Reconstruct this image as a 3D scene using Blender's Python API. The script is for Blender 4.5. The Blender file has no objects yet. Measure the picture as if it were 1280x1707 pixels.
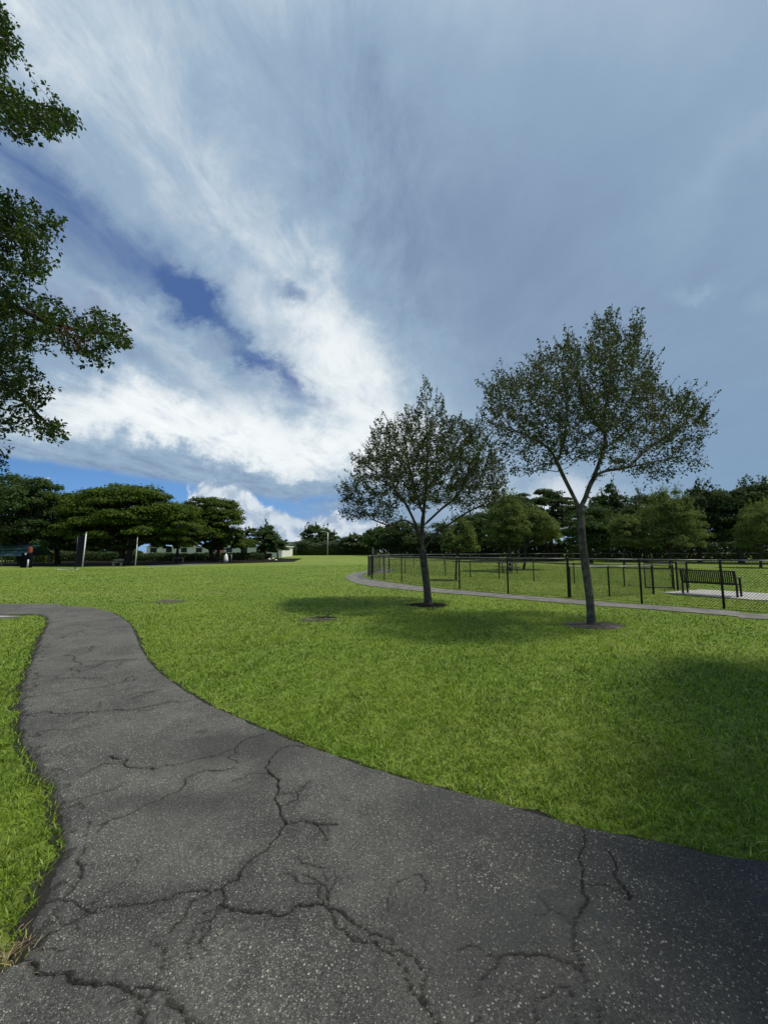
import bpy, math, random
import numpy as np
from mathutils import Vector
R = math.radians
C = bpy.context.scene.collection
SC = bpy.context.scene
random.seed(4)
rng = np.random.default_rng(11)

# ------------------------------------------------------------------ camera
CAMZ, PITCH, F = 1.55, R(6.0), 641.0
cam_d = bpy.data.cameras.new('camera')
cam = bpy.data.objects.new('camera', cam_d); C.objects.link(cam)
cam.location = (0, 0, CAMZ)
cam.rotation_euler = (R(90) + PITCH, 0, 0)
cam_d.sensor_fit = 'HORIZONTAL'; cam_d.sensor_width = 36; cam_d.lens = 36 * F / 1280
cam_d.clip_end = 3000; cam_d.clip_start = 0.05
SC.camera = cam
SC.view_settings.view_transform = 'Standard'; SC.view_settings.look = 'None'
SC.view_settings.exposure = 0.0; SC.view_settings.gamma = 1.0
SC.cycles.max_bounces = 6; SC.cycles.transparent_max_bounces = 8

SUN = Vector((0.50, -0.04, 0.96)).normalized()
sd = bpy.data.lights.new('sun', 'SUN'); sd.energy = 4.2; sd.angle = R(5.0); sd.color = (1.0, 0.94, 0.82)
so = bpy.data.objects.new('sun', sd); C.objects.link(so)
so.rotation_euler = SUN.to_track_quat('Z', 'Y').to_euler()

# ------------------------------------------------------------------ node helper
class NT:
    def __init__(s, tree): s.t = tree; s.n = tree.nodes; s.l = tree.links
    def put(s, sock, v):
        if v is None: return
        if isinstance(v, bpy.types.NodeSocket): s.l.new(v, sock)
        elif isinstance(v, (tuple, list)) and sock.type == 'RGBA': sock.default_value = (*v[:3], 1)
        else: sock.default_value = v
    def node(s, ty, ins=None, **kw):
        n = s.n.new(ty)
        for k, v in kw.items(): setattr(n, k, v)
        for k, v in (ins or {}).items(): s.put(n.inputs[k], v)
        return n
    def m(s, op, a, b=None, c=None, clamp=False):
        n = s.node('ShaderNodeMath', operation=op, use_clamp=clamp)
        s.put(n.inputs[0], a); s.put(n.inputs[1], b); s.put(n.inputs[2], c)
        return n.outputs[0]
    def mix(s, f, a, b, mode='MIX'):
        n = s.node('ShaderNodeMix', data_type='RGBA', blend_type=mode, clamp_factor=True)
        s.put(n.inputs[0], f); s.put(n.inputs[6], a); s.put(n.inputs[7], b)
        return n.outputs[2]
    def ramp(s, v, lo, hi, a=0.0, b=1.0, smooth=True):
        n = s.node('ShaderNodeMapRange', interpolation_type='SMOOTHSTEP' if smooth else 'LINEAR')
        for i, x in enumerate((v, lo, hi, a, b)): s.put(n.inputs[i], x)
        return n.outputs[0]
    def comb(s, x, y, z=0.0):
        n = s.node('ShaderNodeCombineXYZ'); s.put(n.inputs[0], x); s.put(n.inputs[1], y); s.put(n.inputs[2], z)
        return n.outputs[0]
    def noise(s, vec, scale, detail=4, rough=0.55, dist=0.0, out=0):
        n = s.node('ShaderNodeTexNoise', {'Scale': scale, 'Detail': detail, 'Roughness': rough, 'Distortion': dist})
        if vec is not None: s.put(n.inputs['Vector'], vec)
        return n.outputs[out]

def unproj(px, py):
    x = (px - 640) / F; y = -(py - 853.5) / F
    return np.array([x, math.cos(PITCH) - y * math.sin(PITCH), math.sin(PITCH) + y * math.cos(PITCH)])
def uv(px, py):
    d = unproj(px, py); return d[0] / d[1], d[2] / d[1]

# ------------------------------------------------------------------ sky
W = bpy.data.worlds.new('World'); SC.world = W; W.use_nodes = True
W.node_tree.nodes.clear(); w = NT(W.node_tree)
sky = w.node('ShaderNodeTexSky', sky_type='NISHITA')
sky.sun_disc = False; sky.sun_elevation = math.asin(SUN.z); sky.sun_rotation = math.atan2(SUN.x, SUN.y)
sky.ozone_density = 2.0; sky.air_density = 1.0; sky.dust_density = 0.3
skyc = w.mix(1.0, sky.outputs[0], (0.085, 0.105, 0.125), 'MULTIPLY')
tc = w.node('ShaderNodeTexCoord').outputs['Generated']
sep = w.node('ShaderNodeSeparateXYZ', {0: tc}); dx, dy, dz = sep.outputs
dyp = w.m('MAXIMUM', dy, 0.12); dzp = w.m('MAXIMUM', dz, 0.03)
U = w.m('DIVIDE', dx, dyp); V = w.m('DIVIDE', dz, dyp)
P = w.comb(w.m('DIVIDE', dx, w.m('ADD', dzp, 0.10)), w.m('DIVIDE', dy, w.m('ADD', dzp, 0.10)), 0.0)
# long fibres of the cirrus sheet: parallel in the cloud layer, fanning out in view
Pr = w.node('ShaderNodeMapping', {'Vector': P, 'Rotation': (0, 0, R(4)), 'Scale': (1.5, 0.30, 1)}).outputs[0]
fib = w.noise(Pr, 1.35, 9, 0.6, 0.7)
fib2 = w.noise(w.node('ShaderNodeMapping', {'Vector': P, 'Rotation': (0, 0, R(-12)), 'Scale': (1.1, 0.55, 1), 'Location': (3, 7, 0)}).outputs[0], 2.6, 9, 0.66, 0.9)
alto = w.noise(w.node('ShaderNodeMapping', {'Vector': P, 'Rotation': (0, 0, R(-35)), 'Scale': (1.0, 0.6, 1)}).outputs[0], 5.5, 9, 0.68, 0.5)
soft = w.noise(w.comb(U, V), 1.6, 4, 0.5, 0.3)
puff = w.noise(w.comb(U, V, 2.0), 11.0, 8, 0.62, 0.25)
warp = w.node('ShaderNodeTexNoise', {'Scale': 3.2, 'Detail': 8.0, 'Roughness': 0.66, 'Vector': w.comb(U, V, 5.0)})
wv = w.node('ShaderNodeVectorMath', {0: warp.outputs[1], 1: (0.5, 0.5, 0.5)}, operation='SUBTRACT').outputs[0]
wx = w.node('ShaderNodeSeparateXYZ', {0: wv})
Uw = w.m('MULTIPLY_ADD', wx.outputs[0], 0.32, U); Vw = w.m('MULTIPLY_ADD', wx.outputs[1], 0.32, V)
def blob(px, py, rx, ry, ang=0, warped=True, hard=False):
    """smooth oval patch of sky, centred on the direction of (px, py); rx, ry in photo pixels, ang in deg clockwise"""
    u0, v0 = uv(px, py); a = R(-ang)
    du = w.m('SUBTRACT', Uw if warped else U, u0); dv = w.m('SUBTRACT', Vw if warped else V, v0)
    k = 1 + 0.16 * max(v0, 0)
    c, s_ = math.cos(a), math.sin(a)
    p = w.m('MULTIPLY_ADD', dv, s_, w.m('MULTIPLY', du, c)); q = w.m('MULTIPLY_ADD', dv, c, w.m('MULTIPLY', du, -s_))
    p = w.m('MULTIPLY', p, F / rx / k); q = w.m('MULTIPLY', q, F / ry / k)
    r2 = w.m('MULTIPLY_ADD', p, p, w.m('MULTIPLY', q, q))
    if hard: return w.ramp(r2, 1.3, 0.55)
    return w.m('POWER', 2.718, w.m('MULTIPLY', r2, -1.0))
def total(items):
    t = None
    for wt, b in items:
        t = w.m('MULTIPLY', b, wt) if t is None else w.m('MULTIPLY_ADD', b, wt, t)
    return t
fibc = w.m('SUBTRACT', fib, 0.5); fib2c = w.m('SUBTRACT', fib2, 0.5); softc = w.m('SUBTRACT', soft, 0.5)
bright = total([
    (0.22, blob(260, 250, 150, 330, -42)), (0.14, blob(60, 120, 140, 200, -30)), (0.22, blob(430, 400, 80, 240, -40)), (0.26, blob(170, 728, 230, 26, 8)),
    (0.30, blob(520, 520, 110, 130, -40)), (0.38, blob(600, 640, 110, 130, -20)), (0.30, blob(690, 720, 120, 80, 0)),
    (0.52, blob(220, 685, 300, 52, 8)), (0.40, blob(420, 745, 230, 45, 10)), (0.34, blob(230, 560, 230, 26, 30)),
    (0.18, blob(1250, 240, 200, 40, -38)), (0.34, blob(560, -80, 800, 210, 0)), (0.10, blob(1200, 60, 300, 200, 0)),
    (-0.08, blob(860, 440, 260, 190, 0)), (-0.04, blob(640, 330, 90, 200, -18)), (0.55, blob(930, 830, 150, 50, 0)),
    (0.22, blob(1150, 480, 30, 12, -20)), (0.12, blob(1270, 490, 26, 14, -20)), (0.12, blob(1120, 850, 220, 40, 0)),
    (-0.28, blob(490, 475, 42, 20, 20)), (-0.16, blob(390, 785, 180, 14, 8)), (-0.12, blob(330, 720, 60, 30, 0))])
left = w.ramp(U, uv(820, 600)[0], uv(560, 600)[0])
amp = w.m('MULTIPLY', w.m('MULTIPLY_ADD', left, 0.75, 0.25), w.ramp(V, 0.02, 0.2, 0.25, 1.0))
tex = w.m('MULTIPLY_ADD', fibc, 0.30, w.m('MULTIPLY_ADD', fib2c, 0.62, w.m('MULTIPLY_ADD', w.m('SUBTRACT', alto, 0.5), 0.75, w.m('MULTIPLY', softc, 0.15))))
bright = w.m('ADD', w.m('ADD', bright, 0.245), w.m('MULTIPLY', tex, amp))
holes = total([
    (0.95, blob(320, 505, 70, 30, 35)), (0.36, blob(190, 410, 160, 60, 38)), (0.42, blob(40, 290, 130, 60, 30)), (0.75, blob(430, 590, 80, 18, 35)),
    (0.35, blob(150, 520, 150, 30, 28)), (0.40, blob(530, 655, 60, 16, 38)), (0.50, blob(490, 475, 42, 22, 20)), (-0.45, blob(240, 530, 150, 13, 32))])
holes = w.m('ADD', holes, w.m('MULTIPLY_ADD', fib2c, 1.5, w.m('MULTIPLY_ADD', fibc, 0.9, w.m('MULTIPLY', w.m('SUBTRACT', alto, 0.5), 0.7))))
holes = w.ramp(holes, -0.02, 0.98)
holes = w.m('MULTIPLY', holes, w.ramp(blob(240, 440, 360, 250, 35, False), 0.05, 0.45))
# clear strip under the lower edge of the sheet
u0, v0 = uv(0, 752); u1, v1 = uv(300, 800); sl = (v1 - v0) / (u1 - u0)
edge = w.m('MULTIPLY_ADD', w.m('SUBTRACT', U, u0), sl, v0)
below = w.m('SUBTRACT', edge, w.m('MULTIPLY_ADD', wx.outputs[1], 0.05, V))
gap = w.ramp(below, -0.004, 0.022)
gap = w.m('MULTIPLY', gap, w.ramp(w.m('MULTIPLY_ADD', wx.outputs[0], 0.15, U), uv(640, 800)[0], uv(400, 800)[0]))
gap2 = w.m('MULTIPLY', blob(490, 838, 90, 10, 7), 0.75)
clear = w.m('MAXIMUM', w.m('MULTIPLY', gap, 0.97), gap2)
veil = w.mix(w.ramp(bright, 0.0, 0.45), (0.185, 0.262, 0.41), (0.31, 0.435, 0.575))
veil = w.mix(w.ramp(bright, 0.36, 1.08), veil, (0.96, 1.0, 1.0))
# the right-hand low sky is a clearer grey blue
rb = w.m('MULTIPLY', w.ramp(U, 0.35, 0.95), w.ramp(V, 0.75, 0.12))
veil = w.mix(w.m('MULTIPLY', rb, 0.75), veil, (0.20, 0.335, 0.50))
veil = w.mix(w.m('MULTIPLY', w.ramp(U, 0.1, 0.7), 0.35), veil, (0.235, 0.345, 0.50))
deep = w.mix(w.ramp(V, 0.06, 0.5), (0.125, 0.33, 0.72), (0.045, 0.105, 0.31))
deep = w.mix(0.22, deep, skyc)
col = w.mix(w.m('MULTIPLY', holes, 0.93), veil, deep)
col = w.mix(clear, col, deep)
# cumulus heads above the far trees
cb = w.m('MAXIMUM', blob(385, 845, 75, 42, 20, False, False), w.m('MAXIMUM', blob(460, 885, 95, 42, 15, False), blob(560, 900, 110, 46, 0, False)))
cb = w.m('MAXIMUM', cb, w.m('MULTIPLY', blob(80, 800, 30, 10, 20), 0.55))
puffc = w.m('SUBTRACT', puff, 0.5)
cd = w.m('MULTIPLY_ADD', puffc, 1.15, cb)
cm = w.ramp(cd, 0.38, 0.58)
puff2 = w.noise(w.comb(w.m('ADD', U, 0.006), w.m('ADD', V, 0.016), 2.0), 11.0, 8, 0.62, 0.25)
lit = w.ramp(w.m('SUBTRACT', puff, puff2), -0.09, 0.10)
lit = w.m('MULTIPLY_ADD', w.noise(w.comb(U, V, 9.0), 7.0, 5, 0.5), 0.8, w.m('MULTIPLY_ADD', lit, 0.6, -0.28))
cc = w.mix(lit, (0.34, 0.44, 0.58), (0.84, 0.90, 0.93))
col = w.mix(w.m('MULTIPLY', cm, 0.95), col, cc)
col = w.mix(w.ramp(dz, -0.02, 0.0), (0.2, 0.25, 0.3), col)
bg = w.node('ShaderNodeBackground', {'Color': col, 'Strength': 1.0})
w.node('ShaderNodeOutputWorld', {'Surface': bg.outputs[0]})

#SKYSTOP
# ------------------------------------------------------------------ object helpers
def put_props(o, label=None, cat=None, group=None, kind=None):
    for k, v in (('label', label), ('category', cat), ('group', group), ('kind', kind)):
        if v: o[k] = v
    return o
def thing(name, loc, label, cat, group=None):
    o = bpy.data.objects.new(name, None); C.objects.link(o); o.location = loc; o.empty_display_size = 0.3
    return put_props(o, label, cat, group)
def mesh(name, v, f, mat, parent=None, smooth=False, attrs=None):
    """v (N,3) world coordinates, f (M,k) indices or a list of such arrays; one mesh object"""
    v = np.asarray(v, dtype=np.float64).reshape(-1, 3)
    base = np.zeros(3)
    p = parent
    while p is not None:
        base = base + np.array(p.location); p = p.parent
    fl = f if isinstance(f, list) else [f]
    fl = [np.asarray(a, dtype=np.int64) for a in fl if len(a)]
    me = bpy.data.meshes.new(name)
    me.vertices.add(len(v)); me.vertices.foreach_set('co', (v - base).astype(np.float32).ravel())
    nl = sum(a.size for a in fl); npg = sum(len(a) for a in fl)
    me.loops.add(nl); me.polygons.add(npg)
    me.loops.foreach_set('vertex_index', np.concatenate([a.ravel() for a in fl]).astype(np.int32))
    tot = np.concatenate([np.full(len(a), a.shape[1]) for a in fl])
    me.polygons.foreach_set('loop_start', (np.cumsum(tot) - tot).astype(np.int32))
    me.polygons.foreach_set('use_smooth', np.full(npg, smooth))
    for k, a in (attrs or {}).items():
        at = me.attributes.new(k, 'FLOAT', 'POINT'); at.data.foreach_set('value', np.asarray(a, dtype=np.float32))
    me.update(calc_edges=True)
    me.materials.append(mat)
    o = bpy.data.objects.new(name, me); C.objects.link(o)
    if parent is not None: o.parent = parent
    return o
class MB:
    """collects shapes for ONE mesh"""
    def __init__(s): s.v = []; s.q = []; s.t = []; s.n = 0
    def add(s, v, q=(), t=()):
        v = np.asarray(v, float).reshape(-1, 3)
        if len(q): s.q.append(np.asarray(q) + s.n)
        if len(t): s.t.append(np.asarray(t) + s.n)
        s.v.append(v); s.n += len(v)
    def box(s, c, size, rz=0.0, rx=0.0, ry=0.0, bev=0.0):
        hx, hy, hz = [a / 2 for a in size]
        if bev > 0:
            b = min(bev, hx * .9, hy * .9, hz * .9)
            pts = []
            for z, e in ((-hz, b), (-hz + b, 0), (hz - b, 0), (hz, b)):
                for x, y in ((-1, -1), (1, -1), (1, 1), (-1, 1)):
                    for k in (0, 1):
                        ax = hx - e; ay = hy - e
                        if (x * y > 0) == (k == 0): pts.append((x * ax, y * (ay - b), z))
                        else: pts.append((x * (ax - b), y * ay, z))
            v = np.array(pts)
            q = [(r * 8 + i, r * 8 + (i + 1) % 8, r * 8 + 8 + (i + 1) % 8, r * 8 + 8 + i) for r in range(3) for i in range(8)]
            q += [(24, 25, 26, 27), (24, 27, 28, 31), (28, 29, 30, 31), (3, 2, 1, 0), (7, 4, 3, 0), (7, 6, 5, 4)]
        else:
            v = np.array([(x, y, z) for z in (-hz, hz) for x, y in ((-hx, -hy), (hx, -hy), (hx, hy), (-hx, hy))])
            q = [(3, 2, 1, 0), (4, 5, 6, 7), (0, 1, 5, 4), (1, 2, 6, 5), (2, 3, 7, 6), (3, 0, 4, 7)]
        for a, (i, j) in ((rx, (1, 2)), (ry, (2, 0)), (rz, (0, 1))):
            if a:
                ca, sa = math.cos(a), math.sin(a); vi = v[:, i].copy(); vj = v[:, j].copy()
                v[:, i] = vi * ca - vj * sa; v[:, j] = vi * sa + vj * ca
        s.add(v + np.asarray(c), q)
    def bar(s, a, b, wd, th, up=(0, 0, 1)):
        a = np.asarray(a, float); b = np.asarray(b, float); d = b - a; d = d / np.linalg.norm(d)
        u = np.cross(up, d); 
        if np.linalg.norm(u) < 1e-4: u = np.cross((1, 0, 0), d)
        u /= np.linalg.norm(u); n = np.cross(d, u)
        v = [p + u * x * wd / 2 + n * y * th / 2 for p in (a, b) for x, y in ((-1, -1), (1, -1), (1, 1), (-1, 1))]
        s.add(v, [(3, 2, 1, 0), (4, 5, 6, 7), (0, 1, 5, 4), (1, 2, 6, 5), (2, 3, 7, 6), (3, 0, 4, 7)])
    def tube(s, pts, rad, k=8, caps=True):
        pts = np.asarray(pts, float); n = len(pts)
        rad = np.full(n, rad, float) if np.isscalar(rad) else np.asarray(rad, float)
        tg = np.gradient(pts, axis=0); tg /= np.maximum(np.linalg.norm(tg, axis=1, keepdims=True), 1e-9)
        ref = np.array([0.0, 1.0, 0.0]) if abs(tg[0][1]) < 0.9 else np.array([1.0, 0, 0])
        ang = np.arange(k) * 2 * math.pi / k; vs = []
        for i in range(n):
            ref = ref - tg[i] * ref.dot(tg[i]); ref /= np.linalg.norm(ref); b = np.cross(tg[i], ref)
            vs.append(pts[i] + rad[i] * (np.cos(ang)[:, None] * ref + np.sin(ang)[:, None] * b))
        v = np.concatenate(vs); q = []
        i0 = (np.arange(n - 1)[:, None] * k); j = np.arange(k); j2 = (j + 1) % k
        q = np.stack([i0 + j, i0 + j2, i0 + k + j2, i0 + k + j], -1).reshape(-1, 4)
        t = []
        if caps:
            v = np.concatenate([v, pts[:1], pts[-1:]])
            t = [(n * k, (a + 1) % k, a) for a in range(k)] + [(n * k + 1, (n - 1) * k + a, (n - 1) * k + (a + 1) % k) for a in range(k)]
        s.add(v, q, t)
    def obj(s, name, mat, parent=None, smooth=False):
        f = []
        if s.q: f.append(np.concatenate(s.q))
        if s.t: f.append(np.concatenate(s.t))
        return mesh(name, np.concatenate(s.v), f, mat, parent, smooth)

def sstep(a, b, x):
    t = np.clip((np.asarray(x, float) - a) / (b - a), 0, 1); return t * t * (3 - 2 * t)
def H(x, y):
    """terrain height"""
    x = np.asarray(x, float); y = np.asarray(y, float)
    return 0.72 * sstep(45, 105, y) + 0.06 * np.sin(x * .09 + 1) * sstep(18, 40, np.hypot(x, y)) + 0.10 * sstep(25, 60, y) * sstep(0, 40, x)
def at(px, py):
    """where the view ray of a photo pixel meets the ground"""
    d = unproj(px, py); o = np.array([0, 0, CAMZ]); t = CAMZ / max(-d[2], 1e-4)
    for _ in range(30):
        p = o + d * t; t = (CAMZ - float(H(p[0], p[1]))) / max(-d[2], 1e-4)
        t = min(t, 400)
    return o + d * t
def atY(px, Y, py=921):
    """ground point below pixel column px at distance Y"""
    x = unproj(px, py); X = x[0] / x[1] * Y
    return np.array([X, Y, float(H(X, Y))])
def at3(px, py, Y):
    d = unproj(px, py); return np.array([0, 0, CAMZ]) + d / d[1] * Y

_r = np.random.default_rng(5); _ph = _r.uniform(0, 6.28, (14, 2)); _an = _r.uniform(0, 6.28, 14)
def lump(x, y, sc):
    """cheap smooth 2-D noise about -1..1"""
    t = 0
    for i in range(14):
        k = (1 + 0.35 * i) / sc
        t = t + np.sin((x * math.cos(_an[i]) + y * math.sin(_an[i])) * k + _ph[i, 0] + 1.3 * np.sin((x * math.sin(_an[i]) - y * math.cos(_an[i])) * k * .6 + _ph[i, 1])) / (1 + .22 * i)
    return t / 4.2
def inpoly(x, y, poly):
    ins = np.zeros(len(x), bool); n = len(poly)
    for i in range(n):
        x1, y1 = poly[i]; x2, y2 = poly[(i + 1) % n]
        if y1 == y2: continue
        c = ((y1 > y) != (y2 > y)) & (x < (x2 - x1) * (y - y1) / (y2 - y1) + x1)
        ins ^= c
    return ins
def catmull(p, n):
    p = np.asarray(p, float); q = np.vstack([2 * p[0] - p[1], p, 2 * p[-1] - p[-2]]); out = []
    for i in range(1, len(q) - 2):
        for t in np.linspace(0, 1, n, endpoint=False):
            out.append(0.5 * (2 * q[i] + (q[i + 1] - q[i - 1]) * t + (2 * q[i - 1] - 5 * q[i] + 4 * q[i + 1] - q[i + 2]) * t * t + (3 * q[i] - q[i - 1] - 3 * q[i + 1] + q[i + 2]) * t ** 3))
    out.append(p[-1]); return np.array(out)

# ------------------------------------------------------------------ materials
def mat(name):
    m = bpy.data.materials.new(name); m.use_nodes = True; m.node_tree.nodes.clear(); return m, NT(m.node_tree)
def simple(name, c, rough=0.6, metal=0.0, var=0.25, scale=6.0, bump=0.0, bscale=60, spec=0.4):
    m, t = mat(name); co = t.node('ShaderNodeTexCoord').outputs['Object']
    nz = t.noise(co, scale, 6, 0.6)
    cc = t.mix(t.ramp(nz, 0.35, 0.7), tuple(x * (1 - var) for x in c), tuple(min(1, x * (1 + var)) for x in c))
    p = t.node('ShaderNodeBsdfPrincipled', {'Base Color': cc, 'Roughness': t.ramp(nz, 0.3, 0.7, rough - .08, min(1, rough + .08)), 'Metallic': metal, 'Specular IOR Level': spec})
    if bump:
        b = t.node('ShaderNodeBump', {'Strength': 0.6, 'Distance': bump, 'Height': t.noise(co, bscale, 5, 0.6)})
        t.l.new(b.outputs[0], p.inputs['Normal'])
    t.node('ShaderNodeOutputMaterial', {'Surface': p.outputs[0]}); return m
def leafmat(name, c1, c2, c3, trans=0.3, rough=0.5, spec=0.3):
    m, t = mat(name); a = t.node('ShaderNodeAttribute', attribute_name='var').outputs['Fac']
    c = t.mix(t.ramp(a, 0.0, 0.6), c1, c2); c = t.mix(t.ramp(a, 0.7, 1.0), c, c3)
    p = t.node('ShaderNodeBsdfPrincipled', {'Base Color': c, 'Roughness': rough, 'Specular IOR Level': spec})
    tr = t.node('ShaderNodeBsdfTranslucent', {'Color': t.mix(1.0, c, (1.5, 1.6, 0.7), 'MULTIPLY')})
    mx = t.node('ShaderNodeMixShader', {0: trans, 1: p.outputs[0], 2: tr.outputs[0]})
    t.node('ShaderNodeOutputMaterial', {'Surface': mx.outputs[0]}); return m
M = {}
M['oak'] = leafmat('oak_leaf', (0.031, 0.043, 0.016), (0.060, 0.080, 0.030), (0.105, 0.128, 0.055), 0.22, 0.6, 0.2)
M['youngoak'] = leafmat('young_oak_leaf', (0.062, 0.090, 0.028), (0.122, 0.160, 0.050), (0.21, 0.235, 0.09), 0.32, 0.7, 0.15)
M['maple'] = leafmat('near_leaf', (0.018, 0.034, 0.012), (0.036, 0.064, 0.016), (0.095, 0.125, 0.026), 0.3, 0.55, 0.3)
M['dark'] = leafmat('dark_leaf', (0.028, 0.045, 0.018), (0.057, 0.086, 0.033), (0.095, 0.13, 0.052), 0.25, 0.7, 0.1)
M['fern'] = leafmat('feathery_leaf', (0.032, 0.058, 0.010), (0.075, 0.115, 0.018), (0.105, 0.140, 0.028), 0.28, 0.7, 0.1)
M['green'] = leafmat('mid_green_leaf', (0.028, 0.052, 0.018), (0.055, 0.092, 0.030), (0.09, 0.135, 0.045), 0.28, 0.7, 0.12)
M['hedge'] = leafmat('hedge_leaf', (0.020, 0.038, 0.010), (0.045, 0.072, 0.018), (0.085, 0.11, 0.030), 0.22)
M['palm'] = leafmat('palm_leaf', (0.06, 0.08, 0.025), (0.11, 0.14, 0.04), (0.20, 0.20, 0.09), 0.3)
M['redshrub'] = leafmat('reddish_leaf', (0.06, 0.035, 0.02), (0.13, 0.06, 0.035), (0.22, 0.12, 0.08), 0.25)
M['dry'] = leafmat('dry_leaf', (0.06, 0.030, 0.015), (0.12, 0.055, 0.03), (0.20, 0.10, 0.06), 0.25)

def grassmat(name, c):
    m, t = mat(name); a = t.node('ShaderNodeAttribute', attribute_name='var').outputs['Fac']
    co = t.node('ShaderNodeTexCoord').outputs['Object']
    n1 = t.noise(co, 0.35, 4, 0.6); n2 = t.noise(co, 2.2, 4, 0.6)
    cc = t.mix(t.ramp(a, 0.0, 0.85), c[0], c[1]); cc = t.mix(t.ramp(a, 0.86, 1.0), cc, c[2])
    cc = t.mix(t.ramp(n1, 0.38, 0.68, 0, 0.45), cc, c[3]); cc = t.mix(t.ramp(n2, 0.5, 0.75, 0, 0.35), cc, c[4])
    p = t.node('ShaderNodeBsdfPrincipled', {'Base Color': cc, 'Roughness': 0.48, 'Specular IOR Level': 0.35})
    tr = t.node('ShaderNodeBsdfTranslucent', {'Color': t.mix(1.0, cc, (1.3, 1.4, 0.6), 'MULTIPLY')})
    mx = t.node('ShaderNodeMixShader', {0: 0.32, 1: p.outputs[0], 2: tr.outputs[0]})
    t.node('ShaderNodeOutputMaterial', {'Surface': mx.outputs[0]}); return m
GC = ((0.042, 0.080, 0.010), (0.240, 0.365, 0.036), (0.48, 0.52, 0.20), (0.25, 0.33, 0.036), (0.115, 0.235, 0.026))
M['grass'] = grassmat('grass_blade', GC)
M['drygrass'] = leafmat('dry_grass', (0.20, 0.15, 0.08), (0.36, 0.28, 0.16), (0.5, 0.42, 0.28), 0.2)

# ground
m, t = mat('lawn_ground'); co = t.node('ShaderNodeTexCoord').outputs['Object']
n1 = t.noise(co, 0.35, 4, 0.6); n2 = t.noise(co, 2.2, 4, 0.6); n3 = t.noise(co, 22, 7, 0.75); n4 = t.noise(co, 0.06, 3, 0.5)
st = t.noise(t.node('ShaderNodeMapping', {'Vector': co, 'Scale': (0.05, 0.45, 1)}).outputs[0], 1.0, 4, 0.6)
gc = t.mix(t.ramp(n3, 0.3, 0.75), (0.035, 0.050, 0.013), (0.25, 0.365, 0.052))
gc = t.mix(t.ramp(n1, 0.38, 0.68, 0, 0.5), gc, (0.185, 0.235, 0.032)); gc = t.mix(t.ramp(n2, 0.5, 0.75, 0, 0.3), gc, (0.085, 0.15, 0.022))
gc = t.mix(t.ramp(n4, 0.45, 0.65, 0, 0.35), gc, (0.21, 0.245, 0.055)); gc = t.mix(t.ramp(st, 0.5, 0.72, 0, 0.4), gc, (0.23, 0.245, 0.075))
p = t.node('ShaderNodeBsdfPrincipled', {'Base Color': gc, 'Roughness': 0.85, 'Specular IOR Level': 0.15})
b = t.node('ShaderNodeBump', {'Strength': 0.8, 'Distance': 0.06, 'Height': t.noise(co, 14, 8, 0.75)}); t.l.new(b.outputs[0], p.inputs['Normal'])
t.node('ShaderNodeOutputMaterial', {'Surface': p.outputs[0]}); M['ground'] = m

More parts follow.
